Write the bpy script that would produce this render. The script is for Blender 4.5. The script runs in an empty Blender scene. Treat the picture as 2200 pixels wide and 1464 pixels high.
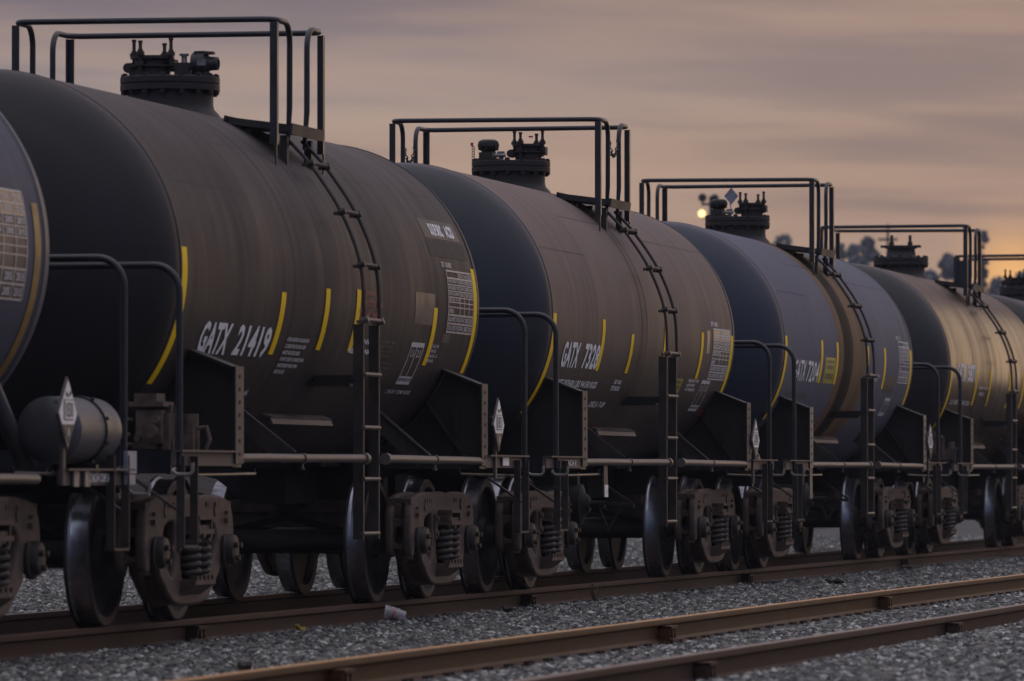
import bpy, bmesh, math, random
import numpy as np
from mathutils import Vector, Matrix
random.seed(7)
RNG = np.random.default_rng(11)
scene = bpy.context.scene
COL = scene.collection
R = math.radians

# ------------------------------------------------------------------ materials
class NT:
    def __init__(self, name):
        self.m = bpy.data.materials.new(name); self.m.use_nodes = True
        self.t = self.m.node_tree; self.b = self.t.nodes['Principled BSDF']
    def n(self, typ, **kw):
        nd = self.t.nodes.new(typ)
        for k, v in kw.items():
            if k in nd.inputs.keys() if isinstance(k, str) else False: nd.inputs[k].default_value = v
            else: setattr(nd, k, v)
        return nd
    def l(self, a, b): self.t.links.new(a, b)
    def coord(self, scale=(1, 1, 1), space='Object'):
        tc = self.n('ShaderNodeTexCoord'); mp = self.n('ShaderNodeMapping')
        mp.inputs['Scale'].default_value = scale
        self.l(tc.outputs[space], mp.inputs['Vector']); return mp.outputs[0]
    def noise(self, vec, scale=1, detail=4, rough=.55):
        nd = self.n('ShaderNodeTexNoise'); nd.inputs['Scale'].default_value = scale
        nd.inputs['Detail'].default_value = detail; nd.inputs['Roughness'].default_value = rough
        self.l(vec, nd.inputs['Vector']); return nd.outputs['Fac']
    def ramp(self, fac, stops):
        nd = self.n('ShaderNodeValToRGB'); e = nd.color_ramp.elements
        while len(e) < len(stops): e.new(.5)
        for i, (p, c) in enumerate(stops):
            e[i].position = p; e[i].color = (c[0], c[1], c[2], 1) if hasattr(c, '__len__') else (c, c, c, 1)
        self.l(fac, nd.inputs['Fac']); return nd.outputs['Color']
    def mix(self, fac, a, b, mode='MIX'):
        nd = self.n('ShaderNodeMix', data_type='RGBA', blend_type=mode)
        def put(v, s):
            if isinstance(v, (tuple, list)): s.default_value = (v[0], v[1], v[2], 1)
            elif isinstance(v, (int, float)): s.default_value = v
            else: self.l(v, s)
        put(fac, nd.inputs[0]); put(a, nd.inputs[6]); put(b, nd.inputs[7]); return nd.outputs[2]
    def math(self, op, a, b=None, c=None, clamp=False):
        nd = self.n('ShaderNodeMath', operation=op, use_clamp=clamp)
        for i, v in enumerate((a, b, c)):
            if v is None: continue
            if isinstance(v, (int, float)): nd.inputs[i].default_value = v
            else: self.l(v, nd.inputs[i])
        return nd.outputs[0]
    def bump(self, h, strength=.3, dist=.01):
        nd = self.n('ShaderNodeBump'); nd.inputs['Strength'].default_value = strength
        nd.inputs['Distance'].default_value = dist
        self.l(h, nd.inputs['Height']); self.l(nd.outputs[0], self.b.inputs['Normal'])
    def set(self, col=None, rough=None, metal=None, spec=None):
        for v, k in ((col, 'Base Color'), (rough, 'Roughness'), (metal, 'Metallic'), (spec, 'Specular IOR Level')):
            if v is None: continue
            if isinstance(v, (tuple, list)): self.b.inputs[k].default_value = (v[0], v[1], v[2], 1)
            elif isinstance(v, (int, float)): self.b.inputs[k].default_value = v
            else: self.l(v, self.b.inputs[k])
        return self.m

def painted(name, c1, c2, rough=.45, scale=6, bump=.15, spec=.5, metal=0, lo=.4, hi=.66, soot=.35):
    t = NT(name); v = t.coord()
    n = t.noise(v, scale, 6, .62)
    n2 = t.noise(v, scale * 9, 3)
    col = t.mix(t.ramp(n, [(lo, 0), (hi, 1)]), c1, c2)
    col = t.mix(t.math('MULTIPLY', n2, soot), col, (c1[0] * .5, c1[1] * .5, c1[2] * .5))
    if bump: t.bump(n2, bump, .004)
    rr = t.math('ADD', t.math('MULTIPLY', n, .3), rough - .15)
    return t.set(col, rr, metal, spec)

def tank_paint(name, base, dust, amt, rough=.42, streak=.5, stain=None, spec=.5, seams=(), rs=6.0, rvar=.25, edge=.55, wobble=.5, low_fade=0, lseams=((3.0, 1.2, 4.3), (2.75, -4.2, -2.3), (3.08, -2.3, 1.2))):
    """painted shell: dust film, soot and rain streaks run round the barrel, weld seams, stains from the hatch"""
    t = NT(name)
    tc = t.n('ShaderNodeTexCoord'); sep = t.n('ShaderNodeSeparateXYZ'); t.l(tc.outputs['Object'], sep.inputs[0])
    X, Y, Z = sep.outputs
    vs = t.coord((rs, .55, .55)); vb = t.coord((.55, .7, .9)); vf = t.coord((26, 2.2, 2.2))
    st = t.noise(vs, 1.0, 6, .6); big = t.noise(vb, 1.0, 4, .5); fine = t.noise(vf, 1.0, 4, .6)
    f = t.math('ADD', t.math('MULTIPLY', st, streak), t.math('MULTIPLY', big, 1 - streak))
    f = t.ramp(f, [(.30, 0), (.68, 1)])
    f = t.math('MULTIPLY', f, amt); 
    f = t.math('ADD', f, amt * .35, clamp=True)
    if low_fade:      # dust colour fades out towards the lower half of the barrel, ragged limit
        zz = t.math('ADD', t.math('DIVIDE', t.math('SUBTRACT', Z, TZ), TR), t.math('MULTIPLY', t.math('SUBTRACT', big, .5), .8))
        f = t.math('MULTIPLY', f, t.ramp(t.math('MULTIPLY_ADD', zz, .5, .5), [(.22, 1 - low_fade), (.72, 1)]))
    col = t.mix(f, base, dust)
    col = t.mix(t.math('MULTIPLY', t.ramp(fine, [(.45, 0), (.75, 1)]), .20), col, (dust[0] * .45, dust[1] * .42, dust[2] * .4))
    speck = t.noise(t.coord((9, 9, 9)), 4, 3, .7)
    col = t.mix(t.math('MULTIPLY', t.ramp(speck, [(.66, 0), (.72, 1)]), .3), col, (dust[0] * 1.35, dust[1] * 1.3, dust[2] * 1.25))
    h = fine
    if stain is not None:      # (x0, half width, colour, colour2, amount): spill band below the hatch
        for (x0, w, c, a, sc, lo) in stain:
            wob = t.math('MULTIPLY', t.math('SUBTRACT', t.noise(t.coord((.3, 1.1, 1.1)), 1, 3), .5), wobble)
            d = t.math('ABSOLUTE', t.math('SUBTRACT', t.math('ADD', X, wob), x0))
            m = t.ramp(t.math('DIVIDE', d, w), [(edge, 1), (1.0, 0)])
            sn = t.noise(t.coord((sc, .5, .5)), 1, 5, .6)
            m = t.math('MULTIPLY', m, t.math('MULTIPLY', t.ramp(sn, [(lo, 0), (lo + .25, 1)]), a))
            col = t.mix(m, col, c)
    for x0, w, dark in seams:
        d = t.math('ABSOLUTE', t.math('SUBTRACT', X, x0))
        m = t.ramp(t.math('DIVIDE', d, w), [(.5, 1), (1.0, 0)])
        col = t.mix(t.math('MULTIPLY', m, dark), col, (base[0] * .25, base[1] * .25, base[2] * .25))
    for (zz, xa, xb) in lseams:
        d = t.math('ABSOLUTE', t.math('SUBTRACT', Z, zz)); m = t.math('LESS_THAN', d, .007)
        m = t.math('MULTIPLY', m, t.math('MULTIPLY', t.math('GREATER_THAN', X, xa), t.math('LESS_THAN', X, xb)))
        col = t.mix(t.math('MULTIPLY', m, .55), col, (base[0] * .3, base[1] * .3, base[2] * .3))
    rr = t.math('ADD', t.math('MULTIPLY', f, rvar), rough)
    rr = t.math('ADD', rr, t.math('MULTIPLY', t.math('SUBTRACT', st, .5), rvar))
    t.bump(t.math('ADD', t.math('MULTIPLY', h, .5), t.math('MULTIPLY', t.noise(t.coord((1.1, 1.6, 1.6)), 1, 2), 3.0)), .14, .012)
    return t.set(col, rr, 0, spec)

M = {}
M['steel'] = painted('dark_painted_steel', (0.0102, 0.01147, 0.01657), (0.02167, 0.02295, 0.02869), .40, 5)
M['plate'] = painted('sooty_black_plate', (0.00867, 0.00765, 0.00765), (0.01734, 0.01479, 0.01377), .55, 4)
M['steel_rusty'] = painted('weathered_dark_steel', (0.01785, 0.01547, 0.01547), (0.05355, 0.03689, 0.02975), .6, 7)
M['pipe'] = painted('grimy_pipe_steel', (0.09, 0.07125, 0.06), (0.15, 0.12, 0.1013), .5, 6)
M['sill'] = painted('dusty_sill_paint', (0.0792, 0.0612, 0.05184), (0.1224, 0.0936, 0.0792), .6, 8)
M['cast'] = painted('rusty_cast_steel', (0.0595, 0.0374, 0.0289), (0.1487, 0.1003, 0.0765), .68, 9, .35)
M['under'] = painted('underframe_grime', (0.00308, 0.002887, 0.00308), (0.0077, 0.00693, 0.00693), .7, 4)
M['wheel'] = painted('wheel_rust', (0.0135, 0.009, 0.0075), (0.036, 0.024, 0.018), .65, 5)
M['tread'] = painted('worn_tread_steel', (.40, .42, .48), (.16, .16, .18), .28, 3, 0, .5, 1)
M['spring'] = painted('spring_steel', (0.0255, 0.0187, 0.0153), (0.06375, 0.0476, 0.0391), .6, 12)
M['flange'] = painted('rusty_flange_steel', (0.0119, 0.01071, 0.0113), (0.05057, 0.02261, 0.01488), .6, 10, .3, lo=.5, hi=.75)
M['gunmetal'] = painted('navy_valve_paint', (0.0105, 0.01125, 0.015), (0.02625, 0.021, 0.021), .5, 12)
M['chrome'] = painted('scuffed_bright_metal', (0.28, 0.28, 0.288), (0.096, 0.088, 0.08), .4, 14, .2, .5, .6)
M['yellow'] = painted('reflective_yellow_tape', (1.0, .66, .004), (.97, .60, .004), .55, 9, 0, .12, soot=.04)
M['amber'] = painted('aged_amber_tape', (.30, .17, .025), (.22, .13, .03), .5, 9, 0)
M['white'] = painted('stencil_white', (.90, .90, .91), (.70, .68, .68), .6, 20, 0, .2, lo=.5, hi=.75, soot=.1)
M['dimwhite'] = painted('faded_stencil', (.72, .71, .71), (.52, .50, .49), .6, 22, 0, .2, soot=.1)
M['ghost'] = painted('ghost_stencil', (0.152, 0.14, 0.136), (0.096, 0.088, 0.084), .6, 22, 0)
M['tan'] = painted('dusty_stencil_lines', (.62, .52, .46), (.5, .42, .37), .6, 14, 0, soot=.1)
M['red'] = painted('faded_red_stencil', (.34, .075, .055), (.24, .06, .045), .6, 25, 0, soot=.15)
M['redpaint'] = painted('red_tag', (.40, .02, .03), (.25, .02, .03), .5, 25, 0)
M['stickyel'] = painted('faded_yellow_decal', (.42, .38, .03), (.30, .28, .04), .5, 10, 0)
M['peach'] = painted('faded_orange_panel', (0.558, 0.36, 0.18), (0.432, 0.288, 0.162), .5, 10, 0)
M['patch'] = painted('repainted_patch', (0.0527, 0.0465, 0.04836), (0.0403, 0.03596, 0.0372), .5, 4, 0)
M['patch_dark'] = painted('dark_repainted_patch', (0.012, 0.0114, 0.0132), (0.0168, 0.0156, 0.0168), .5, 4, 0)
M['rubbed'] = painted('rubbed_out_marking', (0.0056, 0.0049, 0.0049), (0.042, 0.0322, 0.0287), .7, 13, 0, lo=.47, hi=.55)
M['placard'] = painted('placard_white', (.88, .88, .88), (.75, .74, .72), .5, 14, 0, soot=.1)
M['black'] = painted('black_ink', (.012, .012, .013), (.02, .02, .02), .5, 10, 0)
M['grey_res'] = painted('grey_reservoir_paint', (0.06375, 0.06694, 0.07969), (0.102, 0.09563, 0.102), .5, 5)
M['rust_res'] = painted('rusty_reservoir', (0.084, 0.063, 0.056), (0.14, 0.105, 0.091), .6, 5)
M['sand'] = painted('bright_dust_metal', (0.288, 0.256, 0.224), (0.192, 0.168, 0.152), .5, 9)
M['blueplate'] = painted('pale_blue_plate', (.28, .29, .36), (.2, .2, .25), .5, 9)

# ------------------------------------------------------------------ mesh helper
class MB:
    def __init__(self): self.v = []; self.f = []; self.mi = []; self.k = 0; self.cur = 0
    def add(self, vs, fs):
        self.v.extend([tuple(map(float, p)) for p in vs])
        for f in fs: self.f.append(tuple(i + self.k for i in f)); self.mi.append(self.cur)
        self.k += len(vs); return self
    def box(self, c, s, rot=None):
        x, y, z = s[0] / 2, s[1] / 2, s[2] / 2
        vs = [Vector(p) for p in [(-x, -y, -z), (x, -y, -z), (x, y, -z), (-x, y, -z), (-x, -y, z), (x, -y, z), (x, y, z), (-x, y, z)]]
        if rot is not None: vs = [rot @ p for p in vs]
        c = Vector(c)
        return self.add([p + c for p in vs], [(0, 3, 2, 1), (4, 5, 6, 7), (0, 1, 5, 4), (1, 2, 6, 5), (2, 3, 7, 6), (3, 0, 4, 7)])
    def bar(self, a, b, w, t, up=(0, 0, 1)):
        """flat bar from a to b, w wide (across up), t thick along up"""
        a, b = Vector(a), Vector(b); d = (b - a); L = d.length; d.normalize(); up = Vector(up)
        s = d.cross(up); s.normalize(); u = s.cross(d)
        rot = Matrix((d, s, u)).transposed()
        return self.box((a + b) / 2, (L, w, t), rot)
    def tube(self, pts, r, n=10, cap=True, closed=False):
        P = [Vector(p) for p in pts]; m = len(P); rs = r if hasattr(r, '__len__') else [r] * m
        T = []
        for i in range(m):
            if closed: d = P[(i + 1) % m] - P[i - 1]
            else: d = P[min(i + 1, m - 1)] - P[max(i - 1, 0)]
            d.normalize(); T.append(d)
        up = Vector((0, 0, 1)) if abs(T[0].z) < .9 else Vector((0, 1, 0))
        s = T[0].cross(up); s.normalize(); vs = []
        for i in range(m):
            s = s - T[i] * s.dot(T[i]); s.normalize(); u = T[i].cross(s)
            for k in range(n):
                a = 2 * math.pi * k / n; vs.append(P[i] + (s * math.cos(a) + u * math.sin(a)) * rs[i])
        fs = []
        for i in range(m if closed else m - 1):
            j = (i + 1) % m
            for k in range(n):
                k2 = (k + 1) % n; fs.append((i * n + k, i * n + k2, j * n + k2, j * n + k))
        if cap and not closed: fs.append(tuple(range(n))[::-1]); fs.append(tuple((m - 1) * n + k for k in range(n)))
        return self.add(vs, fs)
    def cyl(self, a, b, r, n=16): return self.tube([a, b], r, n)
    def lathe(self, prof, axis='x', c=(0, 0, 0), n=48, seg=None):
        """prof: list of (along, radius)"""
        vs = []; c = Vector(c); m = len(prof); idx = []
        for (h, r) in prof:
            if r < 1e-6: idx.append([len(vs)] * n); vs.append(self._ax(axis, h, 0, 0) + c); continue
            row = []
            for k in range(n):
                a = 2 * math.pi * k / n; row.append(len(vs)); vs.append(self._ax(axis, h, r * math.cos(a), r * math.sin(a)) + c)
            idx.append(row)
        fs = []; ms = []
        for i in range(m - 1):
            for k in range(n):
                q = [idx[i][k], idx[i][(k + 1) % n], idx[i + 1][(k + 1) % n], idx[i + 1][k]]
                q2 = []
                for a in q:
                    if a not in q2: q2.append(a)
                if len(q2) > 2: fs.append(tuple(q2)); ms.append(seg[i] if seg else self.cur)
        k0 = len(self.mi); self.add(vs, fs)
        self.mi[k0:] = ms; return self
    @staticmethod
    def _ax(axis, h, a, b):
        return Vector((h, a, b)) if axis == 'x' else Vector((a, h, b)) if axis == 'y' else Vector((a, b, h))
    def prism(self, poly, h0, h1, axis='x'):
        """poly in the plane across axis ((y,z) for x, (x,z) for y, (x,y) for z)"""
        n = len(poly); vs = [self._ax(axis, h0, a, b) for a, b in poly] + [self._ax(axis, h1, a, b) for a, b in poly]
        fs = [tuple(range(n)), tuple(range(n, 2 * n))[::-1]] + [(i, (i + 1) % n, n + (i + 1) % n, n + i) for i in range(n)]
        return self.add(vs, fs)
    def mesh(self, name, mats, smooth=35):
        me = bpy.data.meshes.new(name); me.from_pydata(self.v, [], self.f)
        for m in (mats if isinstance(mats, (list, tuple)) else [mats]): me.materials.append(m)
        me.polygons.foreach_set('material_index', self.mi)
        bm = bmesh.new(); bm.from_mesh(me); bmesh.ops.recalc_face_normals(bm, faces=bm.faces); bm.to_mesh(me); bm.free()
        if smooth: finish(me, smooth)
        return me
def finish(me, ang=35):
    me.polygons.foreach_set('use_smooth', [True] * len(me.polygons)); me.set_sharp_from_angle(angle=R(ang)); me.update()
def link(name, me, parent=None, loc=(0, 0, 0), rz=0, label=None):
    o = bpy.data.objects.new(name, me); COL.objects.link(o); o.location = loc; o.rotation_euler = (0, 0, rz)
    if parent is not None: o.parent = parent
    if label: o['label'] = label
    return o
def tag(o, label, cat, group=None):
    o['label'] = label; o['category'] = cat
    if group: o['group'] = group
    return o
def arc(c, r, a0, a1, n, f):
    return [f(c[0] + r * math.cos(a0 + (a1 - a0) * i / n), c[1] + r * math.sin(a0 + (a1 - a0) * i / n)) for i in range(n + 1)]
def curve_plate(name, outer, holes, half, bevel, mat):
    """2-D outline with openings, extruded and rounded like a casting; outline in (x,z), thickness along y"""
    cu = bpy.data.curves.new(name, 'CURVE'); cu.dimensions = '2D'; cu.fill_mode = 'BOTH'
    cu.extrude = half; cu.bevel_depth = bevel; cu.bevel_resolution = 2
    for poly in [outer] + holes:
        sp = cu.splines.new('POLY'); sp.points.add(len(poly) - 1); sp.use_cyclic_u = True
        for p, q in zip(sp.points, poly): p.co = (q[0], q[1], 0, 1)
    o = bpy.data.objects.new('t', cu); COL.objects.link(o)
    dg = bpy.context.evaluated_depsgraph_get(); me = bpy.data.meshes.new_from_object(o.evaluated_get(dg))
    bpy.data.objects.remove(o); bpy.data.curves.remove(cu)
    me.transform(Matrix(((1, 0, 0, 0), (0, 0, -1, 0), (0, 1, 0, 0), (0, 0, 0, 1))))
    me.materials.clear(); me.materials.append(mat); me.name = name
    return me
def chaikin(p, n=2):
    for _ in range(n):
        q = []
        for i in range(len(p)):
            a, b = p[i], p[(i + 1) % len(p)]
            q += [(a[0] * .75 + b[0] * .25, a[1] * .75 + b[1] * .25), (a[0] * .25 + b[0] * .75, a[1] * .25 + b[1] * .75)]
        p = q
    return p
def join_meshes(name, mes):
    bm = bmesh.new(); mats = []
    for me, mt in mes:
        k = len(bm.faces); bm.from_mesh(me)
        if mt not in mats: mats.append(mt)
        bm.faces.ensure_lookup_table()
        for f in bm.faces[k:]: f.material_index = mats.index(mt)
    out = bpy.data.meshes.new(name); bm.to_mesh(out); bm.free()
    for m in mats: out.materials.append(m)
    finish(out, 40); return out

# ------------------------------------------------------------------ tank car dimensions
TR, TZ = 1.225, 2.20          # barrel radius and axis height above rail top
YS = 1.41                     # side of the frame

def wrap(x, ang, off):        # point on the barrel's near side
    a = R(ang); r = TR + off
    return (x, -r * math.cos(a), TZ + r * math.sin(a))
def decal(mb, x0, x1, a0, a1, off=.003, shear=0):
    """curved patch on the barrel; x shear along the height"""
    n = max(2, int(abs(a1 - a0) / 2) + 1); vs = []
    for i in range(n + 1):
        a = a0 + (a1 - a0) * i / n
        vs += [wrap(x0 + shear * i / n, a, off), wrap(x1 + shear * i / n, a, off)]
    mb.add(vs, [(2 * i, 2 * i + 1, 2 * i + 3, 2 * i + 2) for i in range(n)])
FONT = {}
def text_flat(s, bold):
    """triangulated outline of a line of text, unit letter height, origin bottom left"""
    key = (s, bold)
    if key in FONT: return FONT[key]
    cu = bpy.data.curves.new('t', 'FONT'); cu.body = s; cu.size = 1; cu.fill_mode = 'FRONT'; cu.resolution_u = 2; cu.offset = bold
    cu.space_character = 1.06
    o = bpy.data.objects.new('t', cu); COL.objects.link(o)
    dg = bpy.context.evaluated_depsgraph_get(); me = bpy.data.meshes.new_from_object(o.evaluated_get(dg))
    bpy.data.objects.remove(o); bpy.data.curves.remove(cu)
    bm = bmesh.new(); bm.from_mesh(me); bpy.data.meshes.remove(me)
    for z in (.12, .25, .37, .5, .62):
        bmesh.ops.bisect_plane(bm, geom=bm.verts[:] + bm.edges[:] + bm.faces[:], plane_co=(0, z, 0), plane_no=(0, 1, 0))
    bm.verts.ensure_lookup_table()
    v = np.array([p.co[:2] for p in bm.verts]); f = [tuple(x.index for x in q.verts) for q in bm.faces]; bm.free()
    x0, x1, y0, y1 = v[:, 0].min(), v[:, 0].max(), v[:, 1].min(), v[:, 1].max()
    v[:, 0] = (v[:, 0] - x0) / (x1 - x0); v[:, 1] = (v[:, 1] - y0) / (y1 - y0)
    FONT[key] = (v, f); return FONT[key]
def text_on(mb, s, x0, x1, a0, a1, off=.005, bold=.0, shear=0):
    v, f = text_flat(s, bold)
    mb.add([wrap(x0 + (x1 - x0) * p[0] + shear * p[1], a0 + (a1 - a0) * p[1], off) for p in v], f)
def text_plane(mb, s, o, ux, uz, bold=0):
    v, f = text_flat(s, bold); o, ux, uz = Vector(o), Vector(ux), Vector(uz)
    mb.add([o + ux * p[0] + uz * p[1] for p in v], f)

# ---- truck ------------------------------------------------------------------
WB = 1.727 / 2
def wheel_mesh():
    # outer face towards +y (mirrored for the other side); rim, plate, hub, tread and flange
    p = [(.055, .0), (.055, .10), (.05, .125), (.005, .15), (-.012, .30), (.0, .372), (.045, .385), (.055, .39), (.055, .437), (.048, .447),
         (-.045, .450), (-.058, .456), (-.068, .472), (-.082, .476), (-.092, .468), (-.092, .392), (-.05, .38), (-.055, .14), (-.09, .12), (-.09, .0)]
    seg = [0] * 19; seg[9] = 1; seg[10] = 1; seg[11] = 1
    return MB().lathe(p, 'y', n=64, seg=seg).mesh('wheel', [M['wheel'], M['tread']], 30)
def sideframe_mesh():
    top = [(-1.06, .37), (-1.09, .46), (-1.085, .66), (-1.01, .77), (-.85, .805), (-.5, .825), (-.2, .805), (.2, .805), (.5, .825), (.85, .805), (1.01, .77), (1.085, .66), (1.09, .46), (1.06, .37)]
    o = top + [(.985, .36), (.98, .50), (.93, .56), (.80, .56), (.75, .50), (.745, .34), (.66, .30), (.52, .21), (.38, .145), (0, .13), (-.38, .145), (-.52, .21), (-.66, .30), (-.745, .34), (-.75, .50), (-.80, .56), (-.93, .56), (-.98, .50), (-.985, .36)]
    win = [(-.255, .22), (.255, .22), (.255, .66), (.16, .70), (-.16, .70), (-.255, .66)]
    tri = [(.36, .30), (.47, .28), (.63, .41), (.68, .54), (.66, .65), (.46, .69), (.36, .67)]
    sq = lambda P: [(a, .13 + (b - .13) * .95) for a, b in P]
    o2 = sq(chaikin(o, 2)); h = [sq(q) for q in [chaikin(win, 2), chaikin(tri, 2), chaikin([(-a, b) for a, b in tri], 2)]]
    outer = curve_plate('sf', o2, h, .012, .02, M['cast']); outer.transform(Matrix.Translation((0, -.06, 0)))
    inner = curve_plate('sf2', o2, h, .012, .02, M['cast']); inner.transform(Matrix.Translation((0, .075, 0)))
    mb = MB()
    # top and bottom chord webs and column guides close the box section but leave its ends open
    def strip(pts, w=.10, t=.03, y=.008):
        for a, b in zip(pts[:-1], pts[1:]): mb.bar((a[0], y, a[1]), (b[0], y, b[1]), w, t)
    strip([(-.80, .735), (-.5, .762), (-.2, .748), (.2, .748), (.5, .762), (.80, .735)])
    strip([(-.62, .30), (-.52, .235), (-.37, .165), (0, .15), (.37, .165), (.52, .235), (.62, .30)])
    for s in (-1, 1):
        mb.box((s * .305, .008, .45), (.05, .10, .46))
        mb.box((s * .865, .008, .575), (.20, .10, .05))
        mb.box((s * .305, -.095, .55), (.06, .03, .18)); mb.cyl((s * .305, -.11, .61), (s * .305, -.125, .61), .022, 8); mb.cyl((s * .305, -.11, .50), (s * .305, -.125, .50), .022, 8)
        mb.box((s * .90, -.10, .64), (.10, .035, .03)); mb.box((s * .90, -.10, .69), (.07, .03, .02))
    for x in (-.62, -.55, -.48, -.41, .40, .46, .62): mb.box((x, -.096, .748 - abs(x) * .01), (.035, .012, .03))
    for s in (-1, 1): mb.cyl((s * .62, -.09, .70), (s * .62, -.10, .70), .035, 12)
    # spring seat
    mb.box((0, -.07, .262), (.50, .24, .03))
    for x in np.linspace(-.2, .2, 5): mb.box((x, -.178, .285), (.035, .03, .035))
    mb.prism([(-.05, .15), (-.19, .25), (-.05, .25)], -.25, .25, 'x')
    m2 = mb.mesh('t', M['cast'])
    def rr(y0, y1, z0, z1): return chaikin([(y0, z0), (y1, z0), (y1, z1), (y0, z1)], 2)
    webs = []
    for q in (-1, 1):
        w = curve_plate('w', [(-.085, .40), (.085, .40), (.085, .755), (-.085, .755)], [rr(-.062, .062, .60, .735), rr(-.045, .045, .42, .56)], .012, .008, M['cast'])
        w.transform(Matrix.Rotation(math.pi / 2, 4, 'Z')); w.transform(Matrix.Translation((q * 1.035, .008, 0))); webs.append((w, M['cast']))
    return join_meshes('side_frame', webs + [(outer, M['cast']), (inner, M['cast']), (m2, M['cast'])])
def spring_mesh():
    mb = MB(); n = 5.0; P = []
    for i in range(int(n * 14) + 1):
        t = i / 14; a = 2 * math.pi * t; P.append((.060 * math.cos(a), .060 * math.sin(a), .295 + .235 * t / n))
    mb.tube(P, .0185, 8); mb.cyl((0, 0, .28), (0, 0, .54), .030, 10)
    return mb.mesh('spring', M['spring'], 60)
def cap_mesh():
    mb = MB(); mb.lathe([(-.02, 0), (-.02, .095), (-.09, .10), (-.115, .088), (-.122, .05), (-.122, 0)], 'y', n=28)
    for k in range(3):
        a = k * 2.094 + .5; mb.cyl((.055 * math.cos(a), -.115, .055 * math.sin(a)), (.055 * math.cos(a), -.145, .055 * math.sin(a)), .019, 6)
    mb.box((0, .02, .075), (.17, .10, .06)); mb.tube(arc((0, 0), .108, 2.2, 4.2, 6, lambda a, b: (a, -.06, b)), .012, 6)
    return mb.mesh('bearing_cap', M['spring'], 40)
def bolster_mesh():
    mb = MB(); mb.box((0, 0, .605), (.36, 1.94, .13)); mb.box((0, 0, .70), (.44, .9, .09)); mb.cyl((0, 0, .74), (0, 0, .82), .17, 20)
    for s in (-1, 1):   # hollow bolster end standing out of the side frame
        mb.box((0, s * 1.09, .66), (.36, .26, .022)); mb.box((0, s * 1.08, .575), (.38, .28, .03))
        for q in (-1, 1): mb.box((q * .155, s * 1.08, .62), (.028, .26, .075)); mb.box((q * .09, s * 1.215, .548), (.03, .022, .03))
        mb.box((0, s * 1.19, .60), (.38, .02, .03))
    return mb.mesh('bolster', M['cast'])
TK = {}
def truck_parts():
    TK['wheel'] = wheel_mesh(); TK['sf'] = sideframe_mesh(); TK['spring'] = spring_mesh(); TK['cap'] = cap_mesh(); TK['bolster'] = bolster_mesh()
    TK['axle'] = MB().lathe([(-1.13, 0), (-1.13, .07), (-.9, .075), (-.8, .095), (-.62, .095), (-.6, .082), (.6, .082), (.62, .095), (.8, .095), (.9, .075), (1.13, .07), (1.13, 0)], 'y', n=20).mesh('axle', M['wheel'])
    mb = MB(); mb.bar((.36, -.72, .40), (.36, .72, .40), .10, .10); mb.bar((.36, -.66, .46), (.30, 0, .62), .05, .05)
    mb.bar((.36, .66, .46), (.30, 0, .62), .05, .05); 
    for s in (-1, 1): mb.box((.385, s * .745, .45), (.05, .10, .30))
    TK['beam'] = mb.mesh('brake_beam', M['under'])
truck_parts()
def truck(parent, x):
    t = link('truck', None, parent, (x, 0, 0))
    for sx in (-1, 1):
        link('axle', TK['axle'], t, (sx * WB, 0, .449))
        b = link('brake_beam', TK['beam'], t); b.rotation_euler = (0, 0, 0 if sx > 0 else math.pi)
        for sy in (-1, 1):
            w = link('wheel', TK['wheel'], t, (sx * WB, sy * .755, .449), 0 if sy > 0 else math.pi)
            w.rotation_euler.y = RNG.uniform(0, 6)
            link('bearing_cap', TK['cap'], t, (sx * WB, sy * 1.07, .455), 0 if sy < 0 else math.pi)
    link('bolster', TK['bolster'], t)
    for sy in (-1, 1):
        link('side_frame', TK['sf'], t, (0, sy * 1.02, 0), 0 if sy < 0 else math.pi)
        for sx in (-1, 1):
            for dy in (.99, 1.135): link('coil_spring', TK['spring'], t, (sx * .125, sy * dy, 0))
    return t

# ---- car body -----------------------------------------------------------------
def shell_meshes(L, mat, headmat):
    n = 128; mb = MB()
    prof = [(-L, TR)]
    xs = np.linspace(-L, L, 24)
    prof = [(x, TR) for x in xs]
    for x in ():
        prof += [(x - .022, TR), (x - .010, TR + .0015), (x + .010, TR + .0015), (x + .022, TR)]
    prof.sort(); mb.lathe(prof, 'x', (0, 0, TZ), n)
    sh = mb.mesh('tank_shell', mat, 60)
    heads = []
    for s in (-1, 1):
        p = [(s * L, TR), (s * (L + .004), TR + .006), (s * (L + .022), TR + .006), (s * (L + .03), TR), (s * (L + .07), TR)]
        for i in range(1, 25):
            a = i / 24 * math.pi / 2; p.append((s * (L + .07 + .56 * math.sin(a)), TR * math.cos(a) if i < 24 else 0))
        heads.append(MB().lathe(p, 'x', (0, 0, TZ), n).mesh('tank_head', headmat, 60))
    return sh, heads
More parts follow.
